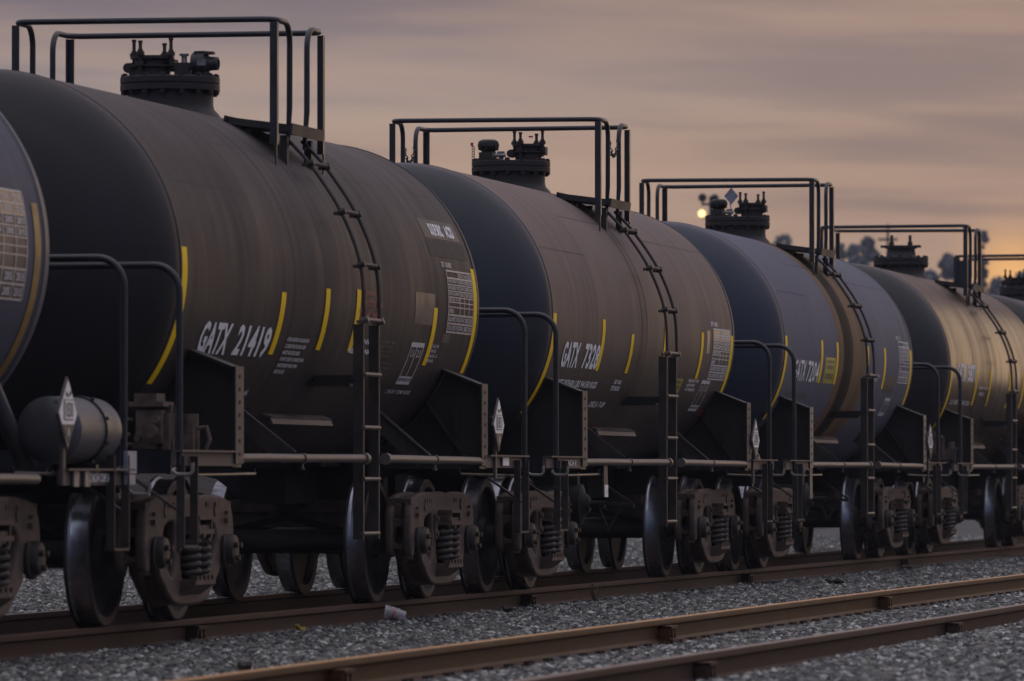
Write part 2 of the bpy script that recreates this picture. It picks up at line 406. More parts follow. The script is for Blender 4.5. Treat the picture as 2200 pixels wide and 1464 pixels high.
def saddle_mesh(s):
    """transverse bolster plate reaching from the barrel out to the side sill, with edge flanges"""
    mb = MB(); ringp = []
    for a in np.linspace(-24, -90, 14): ringp.append((-(TR - .01) * math.cos(R(a)), TZ + (TR - .01) * math.sin(R(a))))
    poly = [(-YS, 1.0), (-YS, 1.575)] + ringp + [(-.001, .72), (-.34, .70), (-.62, .90), (-.95, .97)]
    mb.prism(poly, -.012, .012, 'x'); mb.prism([(-a, b) for a, b in poly], -.013, .011, 'x')
    for q in (-1, 1):
        mb.box((0, q * (YS + .007), 1.30), (.20, .014, .60))
        y0, z0 = q * 1.075, 1.722
        mb.bar((0, q * (YS + .012), 1.586), (0, y0, z0), .20, .016)
        mb.bar((-.05 * s, q * 1.0, 1.46), (-.05 * s, q * 1.31, 1.04), .085, .014)
        mb.box((0, q * 1.08, .985), (.22, .66, .022)); 
        mb.box((-.02, q * 1.055, 1.735), (.10, .06, .05))
    for k in range(7): mb.cyl((0, -(YS + .012), 1.06 + k * .08), (0, -(YS + .024), 1.06 + k * .08), .014, 6)
    mb.tube([(-.02 * s, -(TR + .012) * math.cos(R(a)), TZ + (TR + .012) * math.sin(R(a))) for a in range(-24, -62, -3)], .016, 6)
    mb.box((-.03 * s, -1.20, 1.20), (.05, .012, .36)); mb.box((-.022 * s, -1.16, 1.33), (.02, .18, .16))
    mb.tube(arc((-1.22, 1.42), .05, 3.3, 5.4, 6, lambda a, b: (-.03 * s, a, b)), .006, 6)
    return mb
def sill_meshes():
    mb = MB(); mb.box((4.0, 0, .86), (2.7, .34, .28)); mb.box((2.9, 0, 1.02), (.6, .9, .06))
    return mb.mesh('center_sill', M['under'])
GEN = {}
GEN['sill'] = sill_meshes()
def coupler_mesh():
    mb = MB(); mb.box((5.45, 0, .85), (.5, .13, .17)); mb.box((5.72, .05, .85), (.16, .26, .28)); mb.box((5.80, -.10, .85), (.12, .10, .24))
    mb.tube([(5.3, .25, .8), (5.5, .3, .6), (5.75, .25, .42), (5.8, .1, .40)], .03, 8)
    return mb.mesh('coupler', M['under'])
GEN['coupler'] = coupler_mesh()
def handrail_mesh(s):
    r, h, y = .16, 2.185, 1.425; x = s * 5.2
    P = [(x, -y, .98), (x, -y, h - r)] + [(x, -y + r - r * math.cos(a), h - r + r * math.sin(a)) for a in np.linspace(.15, math.pi / 2, 8)]
    P = P + [(a, -b, c) for a, b, c in P[::-1]]
    return MB().tube(P, .0215, 12).mesh('end_handrail', M['steel'], 60)
GEN['hr'] = {s: handrail_mesh(s) for s in (-1, 1)}
GEN['saddle'] = {s: saddle_mesh(s).mesh('bolster_plate', M['plate'], 30) for s in (-1, 1)}
def end_frame(s, mats):
    """side sill stub and end sill with platform"""
    mb = MB()
    mb.box((s * 4.52, -YS + .01, 1.025), (1.44, .03, .085)); mb.box((s * 4.52, -YS - .012, 1.0715), (1.44, .07, .012))
    mb.box((s * 4.52, YS - .01, 1.025), (1.44, .03, .085))
    mb.cur = 1
    mb.box((s * 5.20, 0, 1.0), (.06, 2 * YS - .06, .13)); mb.box((s * 5.155, 0, 1.068), (.16, 2 * YS - .05, .012))
    mb.box((s * 4.45, -.75, 1.02), (1.36, .08, .07)); mb.box((s * 4.45, .75, 1.02), (1.36, .08, .07))
    for k in range(9): mb.box((s * (3.9 + k * .13), 0, 1.06), (.035, 2.6, .02))
    return mb.mesh('end_frame', mats, 30)
def stirrup_mesh(s):
    mb = MB(); y = -1.435
    for x in (4.88, 5.20): mb.box((s * x, y, .765), (.014, .05, .55))
    mb.box((s * 5.04, y, .497), (.334, .05, .014)); 
    mb.bar((s * 5.20, -1.05, .97), (s * 5.20, -1.41, .72), .014, .045, (1, 0, 0))
    return mb.mesh('sill_step', M['steel_rusty'], 30)
GEN['step'] = {s: stirrup_mesh(s) for s in (-1, 1)}
def handhold_mesh(s):
    x = s * 5.34
    return MB().tube([(s * 5.2, -1.40, .97), (x, -1.42, .95), (x, -1.45, .93), (x, -1.53, .93), (x, -1.545, .95), (x, -1.545, 1.0)], .011, 8).mesh('uncoupling_handle', M['sand'], 60)
GEN['hold'] = {s: handhold_mesh(s) for s in (-1, 1)}
# ladder
LP = [(-1.40, .50), (-1.405, 1.0), (-1.41, 1.61), (-1.42, 1.98), (-1.395, 2.35), (-1.26, 2.71), (-1.04, 3.04), (-.87, 3.22)]
RUNG = [(-1.40, .53), (-1.405, .90), (-1.405, 1.25), (-1.41, 1.61), (-1.42, 1.98), (-1.395, 2.355), (-1.26, 2.715), (-1.04, 3.045)]
def smooth_path(P, n=6):
    P = [Vector((0,) + p) for p in P]; out = []
    for i in range(len(P) - 1):
        a, b, c, d = P[max(i - 1, 0)], P[i], P[i + 1], P[min(i + 2, len(P) - 1)]
        for k in range(n):
            t = k / n; out.append(.5 * ((2 * b) + (c - a) * t + (2 * a - 5 * b + 4 * c - d) * t * t + (3 * b - a - 3 * c + d) * t ** 3))
    return out + [P[-1]]
def ladder_meshes():
    st = []
    for s in (-1, 1):
        mb = MB(); x = s * .235
        mb.box((x, -1.375, 1.22), (.012, .06, 1.46)); mb.box((x + .017, -1.409, 1.22), (.034, .012, 1.46))
        path = smooth_path(LP[3:], 6); mb.tube([(x, p.y, p.z) for p in path], .0125, 8)
        st.append(mb.mesh('stringer', M['steel_rusty'], 40))
    rungs = []
    for i, (y, z) in enumerate(RUNG):
        mb = MB(); mb.tube([(-.245, y - .012, z), (.245, y - .012, z)], .0145, 8)
        if i > 3:
            for s in (-1, 1): mb.cyl((s * .235, y + .02, z - .01), (s * .235, y - .03, z + .004), .023, 10); mb.box((s * .235, y + .03, z - .015), (.03, .04, .022))
        rungs.append(mb.mesh('rung', M['pipe'] if i < 5 else M['steel_rusty'], 40))
    return st, rungs
GEN['ladder'] = ladder_meshes()
def ladder_bracket():
    mb = MB(); mb.box((-.12, -1.14, 1.575), (.10, .44, .06)); mb.box((-.12, -1.13, 1.54), (.34, .40, .02)); return mb.mesh('ladder_bracket', M['plate'], 30)
GEN['brk'] = ladder_bracket()
def pipe_mesh(s, zz):
    mb = MB(); P = [(s * 3.71, -1.40, zz - .003), (s * 3.0, -1.408, zz), (s * 2, -1.42, zz), (s * .9, -1.44, zz + .003), (s * .31, -1.445, zz + .003)]
    mb.tube(P, .0285, 14); mb.cyl((s * .37, -1.445, zz + .003), (s * .29, -1.445, zz + .003), .04, 14)
    mb.lathe([(s * 2.02 - .02, .0295), (s * 2.02 - .02, .036), (s * 2.02 + .02, .036), (s * 2.02 + .02, .0295)], 'x', (0, -1.42, zz), 14)
    mb.box((s * 2.02, -1.42, zz - .045), (.02, .012, .03)); mb.cyl((s * 2.02 , -1.42, zz - .06), (s * 2.02, -1.42, zz - .075), .018, 8)
    return mb
def brace_mesh(s):
    mb = MB()
    if s < 0: mb.bar((s * 2.1, -.93, 1.43), (s * 2.1, -1.39, 1.07), .022, .022); mb.bar((s * 2.14, -.93, 1.37), (s * 2.14, -1.36, 1.04), .012, .12)
    else: mb.bar((s * 1.95, -1.0, 1.40), (s * 1.95, -1.40, 1.065), .05, .014); mb.bar((s * 1.95, -.98, 1.35), (s * 1.95, -1.35, 1.035), .012, .13)
    return mb.mesh('pipe_brace', M['steel_rusty'], 30)
GEN['brace'] = {s: brace_mesh(s) for s in (-1, 1)}
def pad_mesh():
    mb = MB(); a = R(-45)
    y, z = -(TR + .03) * math.cos(a), TZ + (TR + .03) * math.sin(a)
    mb.bar((-.9, y - .015, z + .012), (.86, y - .015, z + .012), .075, .012, (0, -.35, .93)); mb.bar((-.9, y - .045, z - .02), (.86, y - .045, z - .02), .012, .055, (0, .4, .9))
    return mb.mesh('jacking_pad', M['sill'], 30)
GEN['pad'] = pad_mesh()
# crossover railing: two transverse rails, each turning inward to a leg at the ladder
RX, RY, RZ = .69, .905, 3.995
def railing_meshes(dz):
    out = []; rz = RZ + dz
    for s in (-1, 1):
        def half(q):
            c = q * RY; P = []
            P.append((s * RX, c - q * .11, rz)); 
            P += [(s * (RX - .10 + .10 * math.cos(a)), c - q * .10 + q * .10 * math.sin(a), rz) for a in np.linspace(.2, math.pi / 2, 6)]
            xl = s * .25
            P += [(xl + s * .14 - s * .14 * math.sin(a), c, rz - .14 + .14 * math.cos(a)) for a in np.linspace(0, math.pi / 2, 7)]
            P += [(xl, c, 3.42), (s * .235, q * .89, 3.16)]
            return P
        P = half(-1)[::-1] + half(1)
        mb = MB(); rr = [.0205] * len(P); rr[0] = rr[-1] = .013
        mb.tube(P, rr, 10); out.append((mb.mesh('guard_rail', M['steel'], 60), s))
    posts = []
    for s in (-1, 1):
        for q in (-1, 1):
            mb = MB(); mb.box((s * RX, q * (RY - .005), (rz + 3.15) / 2 - .01), (.012, .052, rz - 3.15 - .02)); mb.box((s * (RX - .02), q * (RY + .015), (rz + 3.15) / 2 - .01), (.04, .010, rz - 3.15 - .02))
            mb.box((s * RX, q * (RY + .012), 3.07), (.016, .012, .20)); mb.box((s * RX + .10, q * (RY - .03), 3.02), (.42, .012, .02), Matrix.Rotation(q * -.75, 3, 'X')); posts.append(mb.mesh('post', M['steel'], 30))
    return out, posts
def platform_mesh(q):
    mb = MB()
    if True:
        rot = Matrix.Rotation(q * -.13, 3, 'X')
        mb.box((.06, q * .72, 3.285), (.90, .46, .012), rot)
        for x in np.linspace(-.38, .5, 12): mb.box((x, q * .72, 3.305), (.018, .46, .045), rot)
        for k, w in ((-.23, .07), (.23, .075)): mb.box((.06, q * (.72 + k), 3.30 - k * .13), (.93, .02, w), rot)
        for x in (-.3, .4): mb.box((x, q * .62, 3.22), (.05, .05, .12)); mb.box((x, q * .88, 3.12), (.05, .05, .22))
    return mb.mesh('platform', M['plate'], 30)
GEN['plat'] = [platform_mesh(q) for q in (-1, 1)]
def manway(parent, kind):
    neck = MB().lathe([(3.30, .40), (3.40, .335), (3.43, .305), (3.46, .297), (3.56, .297), (3.56, .0)], 'z', n=48).mesh('manway_neck', M['flange'], 40)
    nk = link('manway', neck, parent)
    mb = MB(); mb.lathe([(3.556, 0), (3.556, .335), (3.558, .342), (3.600, .342), (3.602, .33), (3.607, .33), (3.609, .342), (3.648, .342), (3.652, .335), (3.652, 0)], 'z', n=48)
    for k in range(16):
        a = k * math.pi / 8 + .1; x, y = .318 * math.cos(a), .318 * math.sin(a)
        mb.cyl((x, y, 3.525), (x, y, 3.675), .0135, 6); mb.cyl((x, y, 3.652), (x, y, 3.668), .024, 6); mb.cyl((x, y, 3.535), (x, y, 3.557), .024, 6)
    link('flange', mb.mesh('flange', M['flange'], 30), nk)
    def cover(y, x=0, r=.135):      # bolted fill-hole cover with four studs
        mb = MB(); mb.lathe([(3.65, r * .92), (3.72, r * .92), (3.725, r * 1.15), (3.735, r * 1.15), (3.74, r * .9), (3.775, r * .9), (3.78, r * 1.12), (3.80, r * 1.12), (3.803, 0)], 'z', (x, y, 0), 28)
        for k in range(4):
            a = k * math.pi / 2 - .32; px, py = x + r * 1.12 * math.cos(a), y + r * 1.12 * math.sin(a)
            mb.cyl((px, py, 3.69), (px, py, 3.885 + .02 * (k % 2)), .0125, 8); mb.cyl((px, py, 3.80), (px, py, 3.825), .03, 6); mb.cyl((px, py, 3.825), (px, py, 3.84), .02, 6)
            mb.cyl((px, py, 3.73), (px, py, 3.76), .03, 6); mb.cyl((px, py, 3.885 + .02 * (k % 2)), (px, py, 3.90 + .02 * (k % 2)), .017, 8)
        mb.box((x, y - r, 3.74), (.10, .07, .07)); mb.cyl((x - .05, y + r * 1.2, 3.72), (x + .05, y + r * 1.2, 3.72), .035, 10)
        link('bolted_cover', mb.mesh('bolted_cover', M['flange'], 35), nk)
    if kind == 'ball':
        cover(.125)
        mb = MB(); mb.cyl((0, -.02, 3.72), (0, -.16, 3.72), .03, 10); mb.box((-.02, -.10, 3.70), (.12, .10, .10)); link('eduction_pipe', mb.mesh('t', M['flange'], 40), nk)
        mb = MB(); mb.lathe([(-.15, .03), (-.16, .075), (-.20, .085), (-.25, .085), (-.28, .05), (-.34, .045), (-.345, .03)], 'y', (0, 0, 3.745), 20); mb.cyl((0, -.22, 3.65), (0, -.22, 3.745), .06, 14)
        mb.cyl((0, -.22, 3.81), (0, -.22, 3.83), .05, 12); mb.box((-.03, -.25, 3.815), (.05, .14, .02)); link('ball_valve', mb.mesh('t', M['gunmetal'], 40), nk)
        mb = MB(); mb.box((-.09, -.245, 3.75), (.008, .062, .045)); link('valve_tag', mb.mesh('t', M['chrome']), nk)
        mb = MB(); mb.lathe([(3.652, .028), (3.74, .03), (3.76, .02), (3.80, .02), (3.80, .034), (3.815, .034), (3.815, 0)], 'z', (0, -.10, 0), 12); mb.tube(arc((-.13, 3.70), .035, 0, 6, 8, lambda a, b: (-.05, a, b)), .012, 6); link('air_valve', mb.mesh('t', M['chrome'], 40), nk)
    elif kind in ('vent', 'ventsign'):
        cover(-.155, 0, .125)
        mb = MB(); mb.lathe([(3.65, .10), (3.68, .10), (3.685, .07), (3.72, .072), (3.745, .06), (3.755, .085), (3.763, .09), (3.765, .058), (3.78, .058), (3.782, .092), (3.80, .095), (3.83, .085), (3.845, .06), (3.848, 0)], 'z', (0, .20, 0), 24)
        for k in range(6):
            a = k * 1.047; mb.cyl((.085 * math.cos(a), .20 + .085 * math.sin(a), 3.755), (.085 * math.cos(a), .20 + .085 * math.sin(a), 3.79), .009, 6)
        mb.box((-.10, .20, 3.70), (.04, .12, .06)); link('safety_vent', mb.mesh('t', M['flange'], 40), nk)
        mb = MB(); mb.box((-.12, .065, 3.71), (.04, .06, .05)); mb.cyl((-.1, .065, 3.65), (-.1, .065, 3.70), .02, 8); mb.cyl((-.14, .12, 3.70), (-.14, .02, 3.70), .018, 8); link('air_valve', mb.mesh('t', M['chrome'], 40), nk)
        if kind == 'vent':
            mb = MB(); mb.box((-.1, .325, 3.80), (.02, .02, .03)); mb.box((-.12, -.20, 3.86), (.01, .035, .014)); link('red_seal', mb.mesh('t', M['redpaint']), nk)
            mb = MB()
            for k in range(6):
                z = 3.66 + k * .022; mb.tube(arc((.315, z), .012, 0, 2 * math.pi * .9, 7, lambda a, b: ((-.1 + (.004 if k % 2 else 0)), a, b)), .004, 5)
            link('seal_chain', mb.mesh('t', M['steel_rusty'], 60), nk)
        else:
            s = .075; mb = MB(); mb.prism([(.04, 3.87 - s * 1.2), (.04 + s, 3.87), (.04, 3.87 + s * 1.2), (.04 - s, 3.87)], -.16, -.152, 'x'); mb.cyl((-.15, .04, 3.66), (-.15, .055, 3.86), .006, 6)
            link('tag_plate', mb.mesh('t', M['blueplate']), nk)
    else:
        mb = MB(); mb.lathe([(3.65, .21), (3.70, .17), (3.76, .165), (3.765, .20), (3.80, .20), (3.802, 0)], 'z', n=28)
        for q in (-1, 1):
            for k in (-1, 1):
                for xx in (0,):
                    px, py = k * .05, q * .115 + k * .012; mb.cyl((px, py, 3.80), (px, py, 3.93), .014, 8); mb.cyl((px, py, 3.80), (px, py, 3.845), .028, 6)
            mb.box((0, q * .19, 3.79), (.10, .12, .03)); mb.cyl((0, q * .17, 3.65), (0, q * .15, 3.78), .02, 8)
        link('bolted_cover', mb.mesh('t', M['flange'], 35), nk)
    return nk
def reservoir(parent, x0, x1, y, z, r, mat):
    mb = MB(); mb.lathe([(x0 - .06, 0), (x0 - .055, r * .5), (x0 - .03, r * .85), (x0, r), (x1, r), (x1 + .03, r * .85), (x1 + .06, 0)], 'x', (0, y, z), 36)
    o = link('air_reservoir', mb.mesh('air_reservoir', mat, 40), parent)
    mb = MB(); xm = x0 + (x1 - x0) * .62
    mb.lathe([(xm - .025, r), (xm - .025, r + .012), (xm + .025, r + .012), (xm + .025, r)], 'x', (0, y, z), 36)
    for k in range(9):
        a = k * .7; mb.cyl((xm, y + (r + .01) * math.cos(a), z + (r + .01) * math.sin(a)), (xm, y + (r + .024) * math.cos(a), z + (r + .024) * math.sin(a)), .012, 6)
    mb.box((xm, y, z - r - .05), (.05, r * 1.4, .09)); link('band', mb.mesh('t', M['steel'], 40), o)
def placard(parent, x, z, num, top=True):
    """diamond hazard sign in a holder, facing the side"""
    y, h, w = -1.455, .205, .205
    def dia(k, dz=0): return [(x - w * k, z + dz), (x, z - h * k + dz), (x + w * k, z + dz), (x, z + h * k + dz)]
    mb = MB(); mb.prism(dia(1.0), y + .002, y + .014, 'y'); mb.box((x, y + .03, z - .25), (.05, .02, .30)); mb.box((x, y + .025, z + .06), (.34, .02, .02))
    ho = link('placard_holder', mb.mesh('placard_holder', M['sill'], 30), parent)
    mb = MB(); mb.prism(dia(.9), y - .002, y + .001, 'y')
    mb.cur = 1; mb.prism([(x - w * .60, z - h * .30), (x, z - h * .86), (x + w * .60, z - h * .30)], y - .004, y - .0025, 'y')
    mb.box((x, y - .0035, z + .02), (w * .92, .002, .115)); mb.cur = 0; mb.box((x, y - .006, z + .02), (w * .86, .002, .103))
    mb.cur = 1; text_plane(mb, num, (x - w * .38, y - .0085, z - .025), (w * .76, 0, 0), (0, 0, .09), .02)
    mb.box((x - .03, y - .0035, z + .105), (.05, .001, .02), Matrix.Rotation(.4, 3, 'Y')); mb.box((x + .035, y - .0035, z + .11), (.05, .001, .02), Matrix.Rotation(-.4, 3, 'Y'))
    mb.cur = 0; text_plane(mb, '8', (x - .014, y - .0055, z - h * .62), (.028, 0, 0), (0, 0, .045), .02)
    link('placard', mb.mesh('placard', [M['placard'], M['black']], 0), ho)
def brake_valve(parent, x, y, z):
    mb = MB(); mb.box((x, y, z + .05), (.20, .16, .20)); mb.box((x, y + .01, z + .185), (.24, .22, .03)); mb.box((x, y + .02, z + .225), (.2, .14, .05))
    mb.cyl((x - .12, y - .02, z + .02), (x - .16, y - .02, z + .02), .045, 14); mb.cyl((x - .12, y + .06, z - .02), (x - .15, y + .06, z - .02), .02, 10); mb.cyl((x - .12, y - .06, z + .09), (x - .15, y - .06, z + .09), .02, 10)
    for k in range(4): mb.box((x - .03 + .05 * k, y - .09, z + .02 + .05 * (k % 2)), (.025, .05, .22))
    mb.box((x + .3, y - .14, z - .02), (.16, .11, .14)); mb.cyl((x + .3, y - .16, z + .05), (x + .3, y - .16, z + .13), .05, 12); mb.cyl((x + .22, y - .22, z + .03), (x + .22, y - .22, z - .12), .014, 8)
    mb.tube([(x + .3, y - .2, z + .04), (x + .3, y - .26, z + .05), (x + .3, y - .28, z - .03), (x + .3, y - .25, z - .10)], .014, 8)
    for k, (dy, dz) in enumerate(((.12, .09), (.14, .0), (.13, -.06))): mb.tube([(x, y + dy, z + dz), (x - .02, y + dy + .35, z + dz + .01), (x, y + .8, z + dz)], .014, 8)
    mb.box((x, y + .1, z - .13), (.5, .5, .04)); mb.lathe([(z - .09, 0), (z - .085, .075), (z - .05, .08), (z - .05, 0)], 'z', (x - .03, y + .04, 0), 16)
    link('brake_control_valve', mb.mesh('brake_control_valve', M['cast'], 35), parent)
def brake_cylinder(parent, x, y, z):
    mb = MB(); mb.lathe([(y - .30, 0), (y - .295, .06), (y - .25, .10), (y - .23, .165), (y + .25, .165), (y + .25, 0)], 'y', (x, 0, z), 28)
    mb.cyl((x, y - .29, z), (x, y - .42, z), .03, 10); mb.bar((x, y - .38, z + .01), (x, y - .66, z - .012), .04, .03)
    mb.bar((x, y - .42, z + .16), (x, y - .65, z), .012, .02); mb.bar((x, y - .36, z - .02), (x, y - .44, z - .2), .012, .02); mb.bar((x, y - .56, z - .02), (x, y - .43, z - .22), .012, .02)
    mb.box((x, y, z + .20), (.10, .4, .12))
    link('brake_cylinder', mb.mesh('brake_cylinder', M['under'], 40), parent)

TABLE_ROWS = ['TANK QUALIFICATION', 'THICKNESS TEST', 'SERVICE EQUIPMENT', 'PRD-VLV 75 PSI', '', 'LINING', 'RULE INSPECTION', 'STUB SILL INSPECTION']
def data_table(parent, x0, x1, a1, a0, head, lines=M['tan'], peach=0, backing=None, txt=M['dimwhite']):
    W, H = x1 - x0, a1 - a0; rows = [0, .115, .225, .325, .43, .50, .575, .70, .80, .91, 1.0][:10] + [1.0]
    rows = [0, .12, .225, .33, .43, .51, .59, .72, .86, 1.0]
    mb = MB()
    for i, r in enumerate(rows): 
        t = .5 if i not in (0, 1, 7, 8, 9) else .85
        decal(mb, x0, x1, a1 - H * r - t * .35, a1 - H * r + t * .35, .005)
    for c in (0, .46, .64, .83, 1.0): decal(mb, x0 + W * c - .008, x0 + W * c + .008, a0, a1, .0055)
    tb = link('data_table', mb.mesh('data_table', lines, 0), parent)
    if peach or backing:
        mb = MB(); decal(mb, x0, x1, a1 - H * .225 if peach else a0, a1, .0025)
        if peach and backing: mb.cur = 1; decal(mb, x0, x1, a0, a1 - H * .225, .0025)
        link('table_panel', mb.mesh('table_panel', [M['peach'], backing or M['patch']] if peach else [backing], 0), tb)
    mb = MB()
    text_on(mb, 'STA', x0 + W * .50, x0 + W * .60, a1 - H * .10, a1 - H * .03, .006, .02); text_on(mb, 'QUAL', x0 + W * .67, x0 + W * .80, a1 - H * .10, a1 - H * .03, .006, .02); text_on(mb, 'DUE', x0 + W * .86, x0 + W * .97, a1 - H * .10, a1 - H * .03, .006, .02)
    for i, s in enumerate(TABLE_ROWS):
        t, b = rows[i + 1], rows[i + 2]; hh = b - t
        if s: text_on(mb, s, x0 + W * .02, x0 + W * (.43 if len(s) > 8 else .2), a1 - H * (b - hh * .25), a1 - H * (t + hh * .22), .006, .015)
        if i in (0, 1, 2, 6, 7):
            for c, w in ((.49, 'QCA'), (.68, '2005'), (.86, '2015')): text_on(mb, w, x0 + W * c, x0 + W * (c + .12), a1 - H * (b - hh * .22), a1 - H * (t + hh * .2), .006, .03)
    text_on(mb, head, x0 - .12, x0 + W * .25, a1 + 1.0, a1 + 3.0, .006, .03)
    link('lettering', mb.mesh('lettering', txt, 0), tb)
def lettering(parent, items, mat):
    mb = MB()
    for it in items: text_on(mb, *it[:5], .005, it[5] if len(it) > 5 else .02, it[6] if len(it) > 6 else 0)
    link('lettering', mb.mesh('lettering', mat, 0), parent)
def patch(parent, x0, x1, a0, a1, mat, name='paint_patch', shear=0):
    mb = MB(); decal(mb, x0, x1, a0, a1, .002, shear); link(name, mb.mesh(name, mat, 0), parent)
def cap_box(parent, x0, x1, a1, a0, mat):
    """outlined capacity box with a short legend"""
    mb = MB(); W, H = x1 - x0, a1 - a0
    for p, q in ((a1, 1.6), (a0 + H * .20, .6), (a0 + 1.2, 1.2)): decal(mb, x0, x1, p - q, p, .004)
    for c in (0, .48, 1): decal(mb, x0 + W * c - .009, x0 + W * c + .009, a0 + (H * .2 if c == .48 else 0), a1, .0045)
    text_on(mb, 'CL A', x0 + W * .12, x0 + W * .38, a1 - H * .34, a1 - H * .16, .005, .02); text_on(mb, 'CL B', x0 + W * .6, x0 + W * .88, a1 - H * .34, a1 - H * .16, .005, .02)
    text_on(mb, 'CL OF CARS', x0 + W * .1, x0 + W * .9, a0 + H * .09, a0 + H * .17, .005, .02)
    link('capacity_box', mb.mesh('capacity_box', mat, 0), parent)

SEAMS = lambda L: [(-L, .03, .8), (L, .03, .8), (-L * .48, .022, .55), (L * .48, .022, .55), (0, .02, .6)]
def bluep(s, m):
    me = GEN['saddle'][s].copy(); me.materials.clear(); me.materials.append(m); return me
def build_car(X, tr, L, mat, headmat, label, stripes, kind, dz=0, yel=None, pipe_z=1.035, rustends=None, plates=True, fz=0, plate=None):
    car = link('tank_car', None, None, (X, 0, 0)); tag(car, label, 'tank car', 'tank cars standing in a row on one track')
    sh, heads = shell_meshes(L, mat, headmat)
    link('tank_shell', sh, car)
    for h in heads: link('tank_head', h, car)
    for s in (-1, 1):
        truck(car, s * tr)
        link('coupler', GEN['coupler'], car, (0, 0, 0), 0 if s > 0 else math.pi); link('center_sill', GEN['sill'], car, (0, 0, 0), 0 if s > 0 else math.pi)
        link('bolster_plate', GEN['saddle'][s] if plate is None else bluep(s, plate), car, (s * tr, 0, 0)) if plates else None
        if plates: mb = MB(); mb.box((s * tr, -YS - .016, 1.30), (.205, .004, .605)); link('bolster_edge', mb.mesh('bolster_edge', M['sill'] if not rustends else rustends, 0), car)
        o = link('end_frame', end_frame(s, [M['sill'], M['steel']]), car, (s * (tr - 3.72 if not fz else .12), 0, fz))
        link('end_handrail', GEN['hr'][s], car); link('sill_step', GEN['step'][s], car); link('uncoupling_handle', GEN['hold'][s], car, (0, 0, fz))
        link('pipe_brace', GEN['brace'][s], car)
        link('side_pipe', pipe_mesh(s, pipe_z).mesh('side_pipe', M['pipe'], 40), car, (s * (tr - 3.72), 0, 0)) if abs(tr - 3.72) < .05 else link('side_pipe', MB_stretch(s, pipe_z, tr), car)
        mb = MB(); mb.tube([(s * 3.1, -1.36, .975), (s * 3.1, -1.37, .935), (s * 5.0, -1.38, .925), (s * 5.25, -1.40, .97)], .011, 8); link('uncoupling_rod', mb.mesh('uncoupling_rod', M['steel'], 60), car)
    ld = link('ladder', None, car); link('bracket', GEN['brk'], ld)
    for m in GEN['ladder'][0]: link('stringer', m, ld)
    for m in GEN['ladder'][1]: link('rung', m, ld)
    link('jacking_pad', GEN['pad'], car)
    rails, posts = railing_meshes(dz)
    pl = link('crossover_walkway', None, car)
    for m in GEN['plat']: link('platform', m, pl)
    for m, s in rails:
        g_ = link('guard_rail', m, pl); a_ = R(RNG.uniform(-.25, .25)); g_.rotation_euler = (a_, 0, 0); g_.location = (0, (math.sin(a_)) * 4.0, (1 - math.cos(a_)) * 4.0)
    for m in posts: link('post', m, pl)
    manway(car, kind)
    mb = MB(); mb.lathe([(-.02, .0), (-.02, .035), (.02, .035), (.02, 0)], 'y', (tr - .05, -.62, .76), 16)
    link('side_bearing', mb.mesh('side_bearing', M['sill'], 40), car)
    for (x, a0, a1) in stripes:
        mb = MB(); decal(mb, x - .062, x + .062, a0, a1, .004); link('reflective_stripe', mb.mesh('reflective_stripe', yel or M['yellow'], 0), car)
    return car
def MB_stretch(s, zz, tr):
    me = pipe_mesh(s, zz).mesh('side_pipe', M['pipe'], 40)
    for v in me.vertices:
        if abs(v.co.x) > 2.1: v.co.x = s * (2.1 + (abs(v.co.x) - 2.1) * (tr - 2.1) / (3.71 - 2.1))
    return me

# ------------------------------------------------------------------ the cars
BROWN = (.036, .0235, .023)
m_c1 = tank_paint('dusty_black_barrel', (0.0176, 0.01452, 0.01452), BROWN, .75, .50, .22, spec=.4, seams=[(-4.38, .03, .8), (4.38, .03, .8), (-1.42, .045, 1.0), (-.55, .035, .5), (.25, .025, .4), (2.1, .015, .35)],
                  stain=[(-.25, .42, (.012, .0135, .019), .75, 5, .35), (.35, .25, (.08, .07, .07), .45, 9, .45), (3.6, .7, (.02, .016, .015), .5, 3, .4), (.1, 1.0, (.085, .042, .024), .5, 16, .52), (-2.8, 1.3, (.016, .013, .013), .5, 13, .5), (2.6, 1.4, (.075, .05, .042), .4, 15, .52)])
m_h1 = tank_paint('black_head', (0.00572, 0.00528, 0.00748), (0.01012, 0.00924, 0.011), .5, .48, .2, spec=.4)
m_c2 = tank_paint('brown_dusted_barrel', (.030, .023, .021), (.165, .118, .102), .95, .50, .22, low_fade=.85, spec=.4, seams=[(-4.31, .03, .8), (4.31, .03, .8), (-.12, .045, .9), (-.36, .035, .85), (-.24, .012, .5), (-2.41, .016, .55), (2.13, .014, .5), (-3.0, .02, .3), (1.2, .02, .3)],
                  stain=[(-.25, .25, (.03, .027, .029), .4, 7, .4), (.25, .8, (.11, .055, .03), .5, 16, .52), (-2.9, 1.3, (.045, .034, .030), .5, 13, .48), (3.0, 1.2, (.05, .038, .034), .5, 14, .5)])
m_h2 = tank_paint('navy_head', (0.00836, 0.01144, 0.02112), (0.01408, 0.0176, 0.02904), .5, .42, .2)
m_c3 = tank_paint('blue_grey_barrel', (.118, .124, .162), (.134, .138, .172), .6, .60, .15, spec=.12, edge=.86, wobble=.10, seams=SEAMS(4.5),
                  stain=[(.02, 1.08, (.17, .105, .055), .95, 7, -.1), (.5, .55, (.21, .135, .07), .75, 11, .35), (-.27, .36, (.008, .007, .008), 1.0, 7, -.1), (.72, .25, (.05, .035, .025), .7, 12, .38), (4.0, .6, (.03, .035, .05), .6, 5, .5)])
m_h3 = tank_paint('navy_blue_head', (0.01232, 0.01936, 0.0396), (0.01936, 0.02728, 0.05104), .5, .42, .2)
